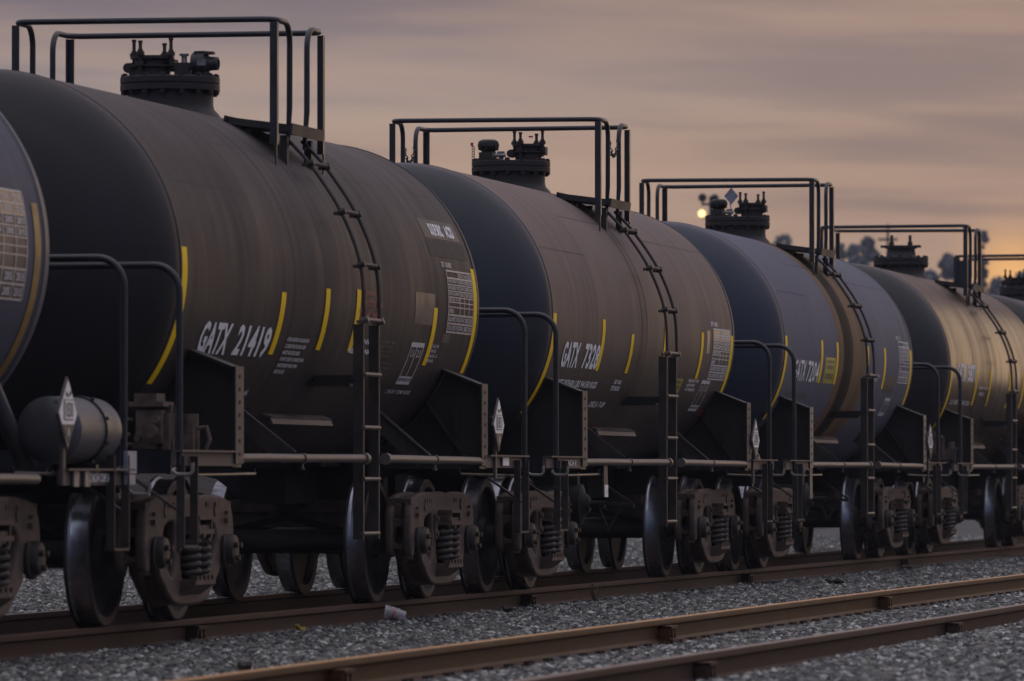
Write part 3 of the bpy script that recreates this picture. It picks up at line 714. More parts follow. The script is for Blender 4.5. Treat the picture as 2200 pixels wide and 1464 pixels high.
m_c4 = tank_paint('glossy_streaked_barrel', (.008, .006, .006), (.105, .060, .038), .8, .24, .85, rvar=.16, seams=SEAMS(4.5), rs=7.0, spec=.07,
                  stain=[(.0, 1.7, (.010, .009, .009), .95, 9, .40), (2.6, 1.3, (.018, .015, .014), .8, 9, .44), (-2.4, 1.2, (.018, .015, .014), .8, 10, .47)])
m_h4 = tank_paint('black_head_far', (0.00792, 0.00792, 0.00968), (0.01232, 0.01232, 0.01496), .5, .42, .2)
m_c0 = tank_paint('grey_barrel', (.066, .074, .106), (.078, .083, .112), .6, .56, .2, spec=.25, seams=[(4.18, .022, .6), (-4.25, .03, .8)])
m_h0 = tank_paint('grey_head', (.060, .062, .085), (.072, .072, .092), .6, .46, .2)

# car cut off by the left edge
c0 = build_car(29.72, 3.45, 4.22, m_c0, m_h0, 'grey tank car cut off by the left edge of the photo',
               [(4.08, -47, 12)], 'ball', yel=M['amber'], pipe_z=.905, plates=False, fz=-.115)
data_table(c0, 2.55, 3.86, 14.5, -14, 'DOT 111A100W2', peach=1, backing=M['patch'], txt=M['dimwhite'])
reservoir(c0, 4.12, 4.98, -1.285, 1.18, .19, M['grey_res']); placard(c0, 3.90, 1.27, '1830')
for xx in (4.15, 4.38): link('sill_clamp', MB().box((xx, -1.432, .905), (.10, .01, .09)).mesh('sill_clamp', M['sand'], 30), c0)
mb = MB(); text_plane(mb, '2 INCH-P COMP SHOES', (4.47, -1.428, .885), (.5, 0, 0), (0, 0, .05), .02); link('lettering', mb.mesh('lettering', M['white'], 0), c0)
mb = MB(); mb.box((5.28, -1.44, 1.0), (.20, .03, .13)); mb.box((5.28, -1.44, .90), (.18, .02, .06)); link('end_plate', mb.mesh('end_plate', M['blueplate'], 30), c0)
mb = MB(); mb.tube([(3.75, -1.0, 1.55), (4.35, -1.10, .92)], .05, 12); link('diagonal_brace', mb.mesh('diagonal_brace', M['grey_res'], 60), c0)

ST = lambda: None
c1 = build_car(41.39, 3.72, 4.38, m_c1, m_h1, 'large black tank car lettered 21419 with a sulfuric acid marking',
               [(-4.31, -35.5, 6), (-1.72, -23.2, -3.6), (-.47, -20.5, -.8), (.45, -20.0, .2), (2.94, -22.7, -2.6), (4.33, -24.5, 12.8)], 'ball')
lettering(c1, [('GATX', -3.66, -2.92, -24.6, -14.6, .034), ('21419', -2.74, -1.86, -24.6, -14.6, .034)], M['white'])
lettering(c1, [(s, -1.41, -1.41 + w, -17.2 - 2.15 * i - 1.3, -17.2 - 2.15 * i, .04) for i, (s, w) in enumerate((('AFTER LOADING OR UNLOADING', .62), ('CLOSURE VALVES AND CAPS', .58), ('MUST BE SECURED', .48), ('DO NOT LEAVE CONNECTIONS', .66), ('UNATTENDED WHEN OPEN', .55), ('SEE RULE', .28)))] , M['dimwhite'])
lettering(c1, [('LINING', .60, .95, -1.5, .3, .03), ('TESTS IN', .52, 1.18, -5.0, -3.0, .03), ('TANK INSP', .48, 1.15, -8.6, -6.4, .03)], M['red'])
lettering(c1, [('C CONVERSE', .46, 1.28, -17.3, -15.6, .03), ('RESP TANK', .44, 1.10, -20.6, -18.8, .03)], M['white'])
lettering(c1, [(s, 1.33, 1.33 + w, -16.3 - 1.6 * i - (1 if i > 3 else 0), -15.3 - 1.6 * i - (1 if i > 3 else 0), .02) for i, (s, w) in enumerate((('LD LIMIT 100', .44), ('TEST PSI 100', .42), ('VALVE SET 75', .42), ('STEEL TC128', .36), ('WHEELS TYPE 33', .50), ('FOR USE ON CARS', .48), ('LININGS NONE', .38)))], M['ghost'])
lettering(c1, [(s, 2.99, 2.99 + w, -16.2 - 1.75 * i, -15.1 - 1.75 * i, .02) for i, (s, w) in enumerate((('COLD AIR', .25), ('INSP 02', .2), ('VALVES 1-12', .28), ('REPAIR', .2)))], M['dimwhite'])
lettering(c1, [('2 INCH P COMP SHOES', 2.17, 2.95, -33.9, -32.4, .02), ('SERVICE A', -3.38, -2.80, -32.2, -29.8, .03), ('LB', -2.46, -2.22, -31.6, -29.8, .03), ('7 26', -2.20, -1.74, -37.9, -35.6, .03)], M['dimwhite'])
lettering(c1, [('SULFURIC', 3.24, 3.68, 23.2, 28.0, .05), ('ACID', 3.78, 4.06, 23.2, 28.0, .05)], M['white'])
patch(c1, 2.95, 4.25, 15.5, 21.5, M['rubbed'], 'rubbed_marking'); patch(c1, 2.98, 4.2, 22.2, 29.5, M['patch_dark']); patch(c1, 2.27, 2.91, -8.7, 2.0, M['patch']); patch(c1, -3.34, -2.86, -37.5, -34.3, M['patch']); patch(c1, 3.3, 3.55, -14.2, -11.0, M['patch'])
cap_box(c1, 2.33, 2.74, -15.0, -30.2, M['dimwhite'])
data_table(c1, 3.37, 4.24, 10.8, -10.3, 'DOT 111A100W2')
placard(c1, 4.10, 1.30, '1831')
mb = MB(); mb.box((4.47, -1.43, 1.03), (.22, .006, .062)); link('sticker', mb.mesh('sticker', M['placard'], 0), c1)
brake_valve(c1, -4.78, -1.15, 1.17)

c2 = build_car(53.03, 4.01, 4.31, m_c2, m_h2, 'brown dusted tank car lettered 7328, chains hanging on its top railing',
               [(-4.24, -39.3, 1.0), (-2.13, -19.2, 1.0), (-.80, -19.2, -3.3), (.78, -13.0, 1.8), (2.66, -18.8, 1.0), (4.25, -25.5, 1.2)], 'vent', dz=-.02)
lettering(c2, [('GATX', -3.74, -3.05, -19.0, -8.9, .034), ('7328', -2.84, -2.19, -19.0, -8.9, .034)], M['white'])
lettering(c2, [('LD LMT 207600 LBS 94150 KGS', -3.85, -1.88, -26.6, -23.6, .032), ('LT WT 55400 LBS', -3.7, -2.45, -34.5, -31.6, .032), ('OKLA 7-89', -1.75, -1.08, -34.8, -32.0, .032), ('SEE TANK', -1.16, -.84, -24.0, -22.2, .032), ('TEST RECORD', -1.20, -.80, -26.8, -24.8, .032)], M['white'])
patch(c2, 1.56, 2.06, -28.4, -19.4, M['stickyel'], 'yellow_decal', 0)
lettering(c2, [('NO SMOKING', 1.62, 2.0, -21.5, -20.3, .02), ('SAFETY FIRST', 1.62, 2.0, -24.0, -22.6, .02), ('CORROSIVE', 1.64, 1.96, -26.6, -25.2, .02)], M['patch_dark'])
lettering(c2, [('TANK BUILT 7-89', 2.32, 2.84, -20.6, -19.2, .032), ('HEAT TREATED', 2.32, 2.72, -22.5, -21.3, .032), ('NOT INSULATED', 2.32, 2.80, -24.5, -23.2, .032)], M['white'])
cap_box(c2, 3.04, 3.46, -19.2, -33.8, M['dimwhite'])
patch(c2, 2.92, 3.07, -7.6, 2.2, M['peach'], 'decal'); patch(c2, 3.72, 3.86, -36.0, -32.6, M['redpaint'], 'red_mark')
data_table(c2, 3.24, 4.15, 3.2, -18.4, 'DOT 111A60W2', lines=M['dimwhite'], peach=1, backing=M['patch_dark'], txt=M['white'])
placard(c2, 4.25, 1.25, '1831'); reservoir(c2, 4.55, 5.1, -1.22, 1.06, .14, M['rust_res'])
brake_cylinder(c2, -2.85, -.95, .69)
mb = MB(); mb.box((-3.0, -1.40, .90), (.16, .012, .26)); link('hanger_strap', mb.mesh('hanger_strap', M['sill'], 0), c2)
mb = MB(); mb.box((-3.0, -1.409, .80), (.15, .004, .10)); link('strap_label', mb.mesh('strap_label', M['placard'], 0), c2)
mb = MB(); text_plane(mb, '2 INCH P.', (-4.85, -1.428, 1.0), (.5, 0, 0), (0, 0, .05), .02); link('lettering', mb.mesh('lettering', M['white'], 0), c2)
def chain(parent, y):
    mb = MB(); N = 14
    for i in range(N):
        t = (i + .5) / N; x = -.24 + .48 * t; z = 3.86 - .17 * (1 - (2 * t - 1) ** 2) - (.04 if y > 0 else 0)
        d = Vector((.48 / N, 0, .17 * 4 * (2 * t - 1) / N)).normalized(); side = Vector((0, 1, 0)) if i % 2 else d.cross(Vector((0, 1, 0)))
        mb.tube([Vector((x, y, z)) + d * .024 * math.cos(a) + side * .014 * math.sin(a) for a in np.linspace(0, 2 * math.pi, 9)[:-1]], .0055, 5, closed=True)
    link('safety_chain', mb.mesh('safety_chain', M['steel_rusty'], 60), parent)
chain(c2, -RY); chain(c2, RY)

c3 = build_car(64.93, 4.11, 4.50, m_c3, m_h3, 'blue grey tank car lettered 7204, rusty yellow spill band round its middle',
               [(-4.42, -36, 4.6), (-2.11, -15.6, 4.8), (-1.06, -15.6, 4.9), (1.12, -11.8, 5.2), (2.40, -15.6, 5.3), (4.42, -23, 6.3)], 'ventsign', dz=.02, yel=M['yellow'], rustends=M['grey_res'])
lettering(c3, [('GATX', -3.80, -3.08, -15.6, -5.5, .015), ('7204', -2.96, -2.22, -15.6, -5.5, .015)], M['white']); lettering(c3, [('LD LMT 207600 LBS', -3.87, -2.5, -23.2, -21.0, .02)], M['ghost'])
patch(c3, -1.84, -1.15, -15.5, -2.9, M['stickyel'], 'yellow_decal'); lettering(c3, [('NO SMOKING', -1.76, -1.25, -5.6, -4.0, .02), ('CORROSIVE', -1.76, -1.25, -8.4, -6.6, .02), ('ACID SERVICE', -1.76, -1.25, -13.4, -10.6, .02)], M['patch'])
lettering(c3, [('TANK 263', 1.66, 2.1, -9.8, -8.4, .02), ('TEST', 1.66, 1.98, -12.0, -10.6, .02)], M['dimwhite'])
data_table(c3, 3.5, 4.30, 9.7, -11.4, 'DOT 111A', lines=M['dimwhite'], txt=M['dimwhite'])
patch(c3, 2.56, 3.33, -17, -8.7, M['patch_dark']); cap_box(c3, 2.92, 3.31, -20, -30, M['dimwhite'])
placard(c3, 4.38, 1.30, '1831'); reservoir(c3, 4.6, 5.1, -1.2, 1.10, .15, M['grey_res']); brake_cylinder(c3, -2.85, -.95, .69)
mb = MB(); mb.box((-4.0, -1.40, .86), (.16, .012, .32)); link('hanger_strap', mb.mesh('hanger_strap', M['grey_res'], 0), c3)
for xx, a0 in ((-3.2, -36.5),): patch(c3, xx - .25, xx + .25, a0 - 6, a0 + 1, M['patch'])

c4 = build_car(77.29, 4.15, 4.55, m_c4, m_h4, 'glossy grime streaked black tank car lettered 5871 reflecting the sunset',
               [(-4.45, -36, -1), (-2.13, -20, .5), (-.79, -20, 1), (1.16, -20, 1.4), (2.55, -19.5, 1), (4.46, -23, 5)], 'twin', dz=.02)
lettering(c4, [('GATX', -3.9, -3.2, -7.1, 3.0, .034), ('5871', -2.98, -2.25, -7.1, 3.0, .034)], M['white'])
lettering(c4, [('CARRY ACID', -1.9, -1.0, -10.4, -8.6, .03), ('ONLY', -1.75, -1.2, -14.0, -12.0, .03)], M['dimwhite']); lettering(c4, [('LD LMT 207600 LBS', -4.1, -2.4, -20.4, -17.6, .03)], M['dimwhite'])
lettering(c4, [('AFTER LOADING CLOSE', -1.85, -.75, -18 - 2.2 * i, -16.6 - 2.2 * i, .02) for i in range(5)], M['ghost'])
placard(c4, 4.35, 1.30, '1831'); brake_valve(c4, -4.75, -1.05, 1.2)
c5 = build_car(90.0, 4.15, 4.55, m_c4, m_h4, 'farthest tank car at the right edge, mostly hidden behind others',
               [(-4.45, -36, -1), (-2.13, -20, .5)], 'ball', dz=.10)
mb = MB(); mb.box((-.655, .80, 3.70), (.03, .20, .66)); link('sign_board', mb.mesh('sign_board', M['steel'], 30), c5)

# ------------------------------------------------------------------ rails
m_rail = painted('brown_rusty_rail', (.046, .0225, .0165), (.070, .037, .027), .7, 3, .2, .2)
m_railo = painted('orange_rusty_rail', (.052, .020, .0045), (.085, .037, .009), .6, 3, .2, .2)
m_head = painted('rail_head_polish', (.135, .078, .058), (.10, .058, .044), .55, 5, .05, .3, .1)
m_heado = painted('rail_head_gold_glint', (.58, .28, .055), (.38, .17, .032), .42, 5, .05, .4, .15)  # rust orange brightened: golden sky glint put into the head colour
PROF = [(-.034, -.002), (-.037, -.012), (-.036, -.036), (-.012, -.048), (-.009, -.06), (-.009, -.125), (-.022, -.142), (-.070, -.155), (-.070, -.166)]
PROF = PROF + [(-a, b) for a, b in PROF[::-1]]
def rail(path, mats, label, anchors):
    mb = MB(); n = len(PROF); vs = []; fs = []
    for i, (x, y) in enumerate(path): vs += [(x, y + a, b) for a, b in PROF]
    for i in range(len(path) - 1):
        for k in range(n): fs.append((i * n + k, i * n + (k + 1) % n, (i + 1) * n + (k + 1) % n, (i + 1) * n + k))
    mb.add(vs, fs); mi = []
    for i in range(len(path) - 1):
        for k in range(n): mi.append(1 if k == n - 1 else 0)
    mb.mi = mi
    ra = tag(link('rail', mb.mesh('rail', mats, 25)), label, 'rail', 'steel rails of the two tracks')
    xs, ys = [p[0] for p in path], [p[1] for p in path]
    for ax in anchors:
        y = float(np.interp(ax, xs, ys)); b = MB()
        b.box((ax, y - .055, -.052), (.24, .09, .016)); b.box((ax - .11, y - .05, -.10), (.02, .08, .10)); b.box((ax, y - .035, -.095), (.22, .03, .075))
        for q in (-.05, .05): b.cyl((ax + q, y - .045, -.095), (ax + q, y - .10, -.095), .028, 8)
        b.box((ax + .02, y - .075, -.138), (.22, .06, .014))
        link('rail_clamp', b.mesh('rail_clamp', mats[0], 35), ra)
    return ra
def seg(x0, x1, y, wob, n=60, sd=0):
    g = np.random.default_rng(sd); ph = g.uniform(0, 6, 3)
    return [(x, y + wob * (math.sin(x * .21 + ph[0]) + .6 * math.sin(x * .47 + ph[1]))) for x in np.linspace(x0, x1, n)]
rail(seg(-20, 170, -.7525, .008, 120, 1), [m_rail, m_head], 'brown rail under the near wheels of the tank cars', [38.97, 49.87, 60.71, 71.93])
rail(seg(-20, 170, .7525, .008, 120, 2), [m_rail, m_head], 'brown rail under the far wheels of the tank cars', [])
pathA = [(-20, -3.80), (20, -3.78), (27, -3.76), (32, -3.70), (38, -3.735), (44, -3.71), (51, -3.715), (58, -3.80), (70, -3.88), (100, -3.95), (170, -4.0)]
pathB = [(-20, -5.28), (20, -5.26), (27, -5.25), (32, -5.30), (38, -5.40), (44, -5.46), (51, -5.46), (58, -5.46), (70, -5.46), (100, -5.5), (170, -5.55)]
def dens(p):
    xs, ys = [a for a, b in p], [b for a, b in p]; X = np.linspace(-20, 170, 150); Yv = np.interp(X, xs, ys); k = np.ones(5) / 5
    Yv[2:-2] = np.convolve(Yv, k, 'valid'); return list(zip(X, Yv))
pA, pB = dens(pathA), dens(pathB)
rail(pA, [m_railo, m_heado], 'orange rusty rail of the empty track, closest to the tank cars', [30.39, 39.63, 49.58])
m_headb = painted('rail_head_dull', (.20, .140, .095), (.14, .098, .068), .5, 5, .05, .4, .15)
rail(pB, [m_rail, m_headb], 'orange brown rail of the empty track, nearest to the bottom right corner', [31.93, 40.83])

# ties of the empty track, mostly buried
m_tie = painted('weathered_tie_wood', (.035, .030, .027), (.085, .072, .062), .85, 6, .4)
def tie_mesh():
    mb = MB()
    for k in range(6):
        y = -1.25 + k * .0
    mb.box((0, 0, -.205), (.22, 2.55, .13)); me = mb.mesh('railroad_tie', m_tie, 30); return me
def plate_mesh():
    mb = MB(); mb.box((0, 0, -.166), (.19, .23, .018))
    for q, s in ((-.06, -1), (.06, 1), (.05, -1)): mb.box((q, s * .082, -.151), (.026, .036, .026))
    return mb.mesh('tie_plate', painted('dark_tie_plate', (.02, .014, .011), (.05, .03, .022), .7, 20), 30)
tm, pm = tie_mesh(), plate_mesh()
proto = None
xs_ = [p[0] for p in pA]; ya_ = [p[1] for p in pA]; yb_ = [p[1] for p in pB]
x = 26.0; i = 0
while x < 62:
    ya, yb = float(np.interp(x, xs_, ya_)), float(np.interp(x, xs_, yb_))
    t = link('railroad_tie', tm, None, (x, (ya + yb) / 2, random.uniform(-.034, -.012)), random.uniform(-.015, .015))
    tag(t, 'weathered wooden tie half buried in gravel under the empty track', 'railroad tie', 'wooden ties under the empty track')
    link('tie_plate', pm, t, (0, (ya - yb) / 2, -t.location.z)); link('tie_plate', pm, t, (0, -(ya - yb) / 2, -t.location.z))
    x += .533 + random.uniform(-.03, .03); i += 1
x = 33.0
while x < 74:
    t = link('railroad_tie', tm, None, (x, 0, random.uniform(-.012, .0)), random.uniform(-.01, .01))
    tag(t, 'dark buried wooden tie under the train, only its end and rail plate showing', 'railroad tie', 'wooden ties under the tank cars')
    link('tie_plate', pm, t, (0, .7525, 0)); link('tie_plate', pm, t, (0, -.7525, 0))
    x += .533 + random.uniform(-.03, .03)

# ------------------------------------------------------------------ ground and gravel
def gravel_color(t, vec):
    a = t.noise(vec, 30, 3, .7); vo = t.n('ShaderNodeTexVoronoi'); vo.inputs['Scale'].default_value = 34; t.l(vec, vo.inputs['Vector'])
    s = t.n('ShaderNodeSeparateColor'); t.l(vo.outputs['Color'], s.inputs[0])
    c = t.ramp(s.outputs[0], [(0, (.05, .05, .05)), (.45, (.10, .10, .10)), (.8, (.16, .157, .15)), (1, (.27, .265, .255))])
    edge = t.ramp(vo.outputs['Distance'], [(.35, 1), (.75, .25)])
    return t.mix(1.0, c, edge, 'MULTIPLY'), vo.outputs['Distance']
t = NT('gravel_ground'); v = t.coord((1, 1, 1))
c, h = gravel_color(t, v); big = t.noise(v, .7, 4)
c = t.mix(t.math('MULTIPLY', t.ramp(big, [(.4, 0), (.7, 1)]), .35), c, (.07, .065, .062))
t.bump(t.math('MULTIPLY', h, -1), .6, .03); m_ground = t.set(c, .9, 0, .3)
mb = MB()
gx = sorted(set(list(np.linspace(-40, 20, 10)) + list(np.linspace(20, 110, 181)) + [130, 170, 250, 400, 555])); gy = sorted(set([-66, -30, -15] + list(np.linspace(-9, 9, 73)) + [12, 20, 60, 116]))
vs = []; 
for xx in gx:
    for yy in gy:
        z = -.150
        if abs(yy) < .72: z -= .03
        if -5.2 < yy < -3.85: z -= .028
        if yy < -5.6: z += .02
        vs.append((xx, yy, z + (.012 * math.sin(xx * 1.7 + yy) * math.sin(yy * 2.3 - xx * .6) if 20 < xx < 110 and abs(yy) < 9 else 0)))
n = len(gy); fs = [(a * n + b, a * n + b + 1, (a + 1) * n + b + 1, (a + 1) * n + b) for a in range(len(gx) - 1) for b in range(n - 1)]
g = link('ground', mb.add(vs, fs).mesh('ground', m_ground, 0)); g['kind'] = 'structure'; g['label'] = 'grey gravel ground of the rail yard'
# low dark bank beyond the train
t = NT('bank_soil'); v = t.coord((1, 1, 1)); nn = t.noise(v, 1.3, 6, .65)
t.bump(nn, .8, .2); m_bank = t.set(t.ramp(nn, [(.35, (.012, .012, .011)), (.7, (.035, .033, .030))]), .95, 0, .2)
mb = MB(); vs = []; X = np.linspace(20, 420, 260)
prof = [(0, -.2), (.7, .15), (1.4, .55), (2.2, .95), (3.0, 1.12), (5, 1.15), (9, .9), (14, -.3)]
for i, xx in enumerate(X):
    base = 7.6 + .015 * (xx - 40) + .5 * math.sin(xx * .13); k = 1 + .12 * math.sin(xx * .31) + .08 * math.sin(xx * .9)
    for a, z in prof: vs.append((xx, base + a + RNG.normal(0, .05), -.2 + (z + .2) * k + RNG.normal(0, .03)))
n = len(prof); fs = [(a * n + b, a * n + b + 1, (a + 1) * n + b + 1, (a + 1) * n + b) for a in range(len(X) - 1) for b in range(n - 1)]
b_ = link('embankment', mb.add(vs, fs).mesh('embankment', m_bank, 80)); b_['kind'] = 'structure'; b_['label'] = 'low dark bank of earth beyond the train'

# gravel stones: one object of loose stones laid by geometry nodes
t = NT('gravel_stone'); oi = t.n('ShaderNodeObjectInfo')
c = t.ramp(oi.outputs['Random'], [(0, (.022, .022, .023)), (.28, (.064, .065, .067)), (.5, (.128, .128, .121)), (.70, (.205, .188, .145)), (.85, (.265, .262, .245)), (.965, (.58, .57, .53))])
c = t.mix(.2, c, t.ramp(t.noise(t.coord((1, 1, 1)), 2.5, 4), [(.3, (.06, .06, .06)), (.75, (.3, .29, .28))]))
m_stone = t.set(c, .8, 0, .35)
def gravel_object():
    mb = MB(); strips = []
    xs = list(np.arange(25, 60, 1.0)) + list(np.arange(60, 112, 2.0))
    dn = []
    for x0, x1 in zip(xs[:-1], xs[1:]):
        ylo = -10.87 + .121 * x0 - 2.4; yhi = -10.87 + .292 * x1 + .8
        ylo = max(ylo, -8.5); yhi = min(yhi, 7.8 + .015 * (x0 - 40))
        d = 960 if x0 < 46 else 740 if x0 < 60 else 460 if x0 < 80 else 260
        cuts = [(ylo, yhi)]
        for lo, hi in cuts:
            ys = sorted(set([lo, hi] + [q for q in (-5.52, -5.22, -3.85, -3.62, -.85, -.65, .65, .85) if lo < q < hi]))
            for a, b in zip(ys[:-1], ys[1:]):
                m = (a + b) / 2
                if .65 < abs(m) < .85 or -3.85 < m < -3.62 or -5.52 < m < -5.22: continue
                dd = d * (.35 if abs(m) < .65 else 1) * (.55 if m > .85 else 1)
                z = -.155 - (.03 if abs(m) < .65 else   .022 if -5.22 < m < -3.85 else -.022 if m < -5.52 else 0)
                mb.add([(x0, a, z), (x1, a, z), (x1, b, z), (x0, b, z)], [(0, 1, 2, 3)]); dn.append(dd)
    me = bpy.data.meshes.new('gravel'); me.from_pydata(mb.v, [], mb.f); me.materials.append(m_stone)
    at = me.attributes.new('dens', 'FLOAT', 'FACE'); at.data.foreach_set('value', dn)
    o = link('gravel', me); o['kind'] = 'stuff'; o['label'] = 'loose grey gravel between and around the tracks'; o['category'] = 'gravel'
    ng = bpy.data.node_groups.new('gravel_scatter', 'GeometryNodeTree')
    ng.interface.new_socket('Geometry', in_out='INPUT', socket_type='NodeSocketGeometry'); ng.interface.new_socket('Geometry', in_out='OUTPUT', socket_type='NodeSocketGeometry')
    N = ng.nodes; Lk = ng.links.new
    gi, go = N.new('NodeGroupInput'), N.new('NodeGroupOutput')
    dp = N.new('GeometryNodeDistributePointsOnFaces'); na = N.new('GeometryNodeInputNamedAttribute'); na.data_type = 'FLOAT'; na.inputs[0].default_value = 'dens'
    Lk(gi.outputs[0], dp.inputs['Mesh']); Lk(na.outputs[0], dp.inputs['Density'])
    jo = N.new('GeometryNodeJoinGeometry')
    for k in range(5):
        ic = N.new('GeometryNodeMeshIcoSphere'); ic.inputs['Radius'].default_value = 1; ic.inputs['Subdivisions'].default_value = 2
        sp = N.new('GeometryNodeSetPosition'); nt = N.new('ShaderNodeTexNoise'); nt.noise_dimensions = '4D'; nt.inputs['W'].default_value = k * 7.3; nt.inputs['Scale'].default_value = .9; nt.inputs['Detail'].default_value = 1.5
        vm = N.new('ShaderNodeVectorMath'); vm.operation = 'SUBTRACT'; vm.inputs[1].default_value = (.5, .5, .5); Lk(nt.outputs['Color'], vm.inputs[0])
        vm2 = N.new('ShaderNodeVectorMath'); vm2.operation = 'MULTIPLY'; vm2.inputs[1].default_value = (2.6, 2.6, 2.0); Lk(vm.outputs[0], vm2.inputs[0])
        Lk(ic.outputs['Mesh'], sp.inputs['Geometry']); Lk(vm2.outputs[0], sp.inputs['Offset'])
        sm = N.new('GeometryNodeSetMaterial'); sm.inputs['Material'].default_value = m_stone; Lk(sp.outputs[0], sm.inputs['Geometry'])
        tr_ = N.new('GeometryNodeGeometryToInstance'); Lk(sm.outputs[0], tr_.inputs[0]); Lk(tr_.outputs[0], jo.inputs[0])
    io = N.new('GeometryNodeInstanceOnPoints'); Lk(dp.outputs['Points'], io.inputs['Points']); Lk(jo.outputs[0], io.inputs['Instance']); io.inputs['Pick Instance'].default_value = True
    rv = N.new('FunctionNodeRandomValue'); rv.data_type = 'FLOAT_VECTOR'; rv.inputs[0].default_value = (0, 0, 0); rv.inputs[1].default_value = (6.28, 6.28, 6.28); Lk(rv.outputs[0], io.inputs['Rotation'])
    rf = N.new('FunctionNodeRandomValue'); rf.data_type = 'FLOAT'; rf.inputs['Seed'].default_value = 5
    [s for s in rf.inputs if s.name == 'Min' and s.type == 'VALUE'][0].default_value = 0; [s for s in rf.inputs if s.name == 'Max' and s.type == 'VALUE'][0].default_value = 1
    pw = N.new('ShaderNodeMath'); pw.operation = 'POWER'; pw.inputs[1].default_value = 2.2; Lk([s for s in rf.outputs if s.type == 'VALUE'][0], pw.inputs[0])
    mr = N.new('ShaderNodeMath'); mr.operation = 'MULTIPLY_ADD'; mr.inputs[1].default_value = .021; mr.inputs[2].default_value = .0108; Lk(pw.outputs[0], mr.inputs[0])
    Lk(mr.outputs[0], io.inputs['Scale'])
    ri = N.new('FunctionNodeRandomValue'); ri.data_type = 'INT'; ri.inputs['Seed'].default_value = 9
    [s for s in ri.inputs if s.name == 'Max' and s.type == 'INT'][0].default_value = 4; [s for s in ri.inputs if s.name == 'Min' and s.type == 'INT'][0].default_value = 0
    Lk([s for s in ri.outputs if s.type == 'INT'][0], io.inputs['Instance Index'])
    Lk(io.outputs[0], go.inputs[0])
    md = o.modifiers.new('gravel', 'NODES'); md.node_group = ng
    return o
gravel_object()

# ------------------------------------------------------------------ small litter
def cup():
    t = NT('clear_plastic'); t.b.inputs['Transmission Weight'].default_value = .75; m = t.set((.9, .88, .92), .2, 0, .5)
    pr = [(0, .0), (.002, .032), (.135, .047), (.14, .0495), (.143, .048), (.135, .0455), (.006, .030), (.004, 0)]
    mb = MB(); mb.lathe(pr, 'x', n=28); o = link('plastic_cup', mb.mesh('plastic_cup', m, 40), None, (43.9, -1.10, -.09)); o.rotation_euler = (0, -.22, R(100)); o.scale = (1.1,) * 3
    tag(o, 'crushed clear plastic cup lying on the gravel below the second truck', 'cup')
    mb = MB(); mb.lathe([(.045, .0385), (.10, .0445)], 'x', n=28); p = link('printed_band', mb.mesh('printed_band', painted('cup_print', (.45, .40, .42), (.42, .06, .07), .4, 14, 0, lo=.50, hi=.54), 40), o); p.scale = (1, 1, 1)
cup()
m_bark = painted('dark_splinter_wood', (.014, .012, .011), (.04, .033, .028), .85, 12, .3)
for (xx, yy, ln, rz, lab) in ((32.8, -2.68, .42, .2, 'dark wood splinter on the gravel beside the empty track, nearest the left edge'), (47.3, -1.15, .30, .1, 'dark wood splinter on the gravel at the foot of the train rail clamp'),
                              (60.5, -1.7, .9, .35, 'long thin dark stick on the gravel between the two tracks'), (70.3, -1.1, .75, -.15, 'dark curved slab of wood on the gravel, farthest from the camera'), (41.5, -5.9, 1.2, .02, 'long dark stick lying beside the nearest rail of the empty track')):
    mb = MB(); P = []
    for k in range(7):
        u = k / 6 - .5; P.append((u * ln, .02 * math.sin(k * 2.1), .012 * math.sin(k * 1.3) + .02))
    mb.tube(P, [.012, .022, .026, .022, .026, .018, .008], 6); o = link('wood_splinter', mb.mesh('wood_splinter', m_bark, 40), None, (xx, yy, -.13), rz); tag(o, lab, 'wood splinter', 'wood splinters on the gravel')
mb = MB(); 
for k in range(3): mb.bar((0, 0, 0), (.05 * math.cos(k * 1.3), .05 * math.sin(k * 1.3), .03 + .01 * k), .03, .012)
tag(link('yellow_scrap', mb.mesh('yellow_scrap', painted('yellow_plastic', (.45, .33, .05), (.3, .22, .05), .5, 12, 0)), None, (40.9, -1.05, -.13)), 'small yellow scrap on the gravel beside the train rail', 'litter')
mb = MB()
for k in range(14):
    a = RNG.uniform(0, 6.28); h = RNG.uniform(.05, .16); mb.bar((0, 0, 0), (.05 * math.cos(a), .05 * math.sin(a), h), .008, .004, (1, .2, 0))
tag(link('dry_weed', mb.mesh('dry_weed', painted('dry_weed_leaf', (.09, .07, .035), (.16, .13, .06), .8, 12, 0)), None, (51.6, -1.02, -.14)), 'tuft of dry weed growing at the foot of the train rail', 'weed')

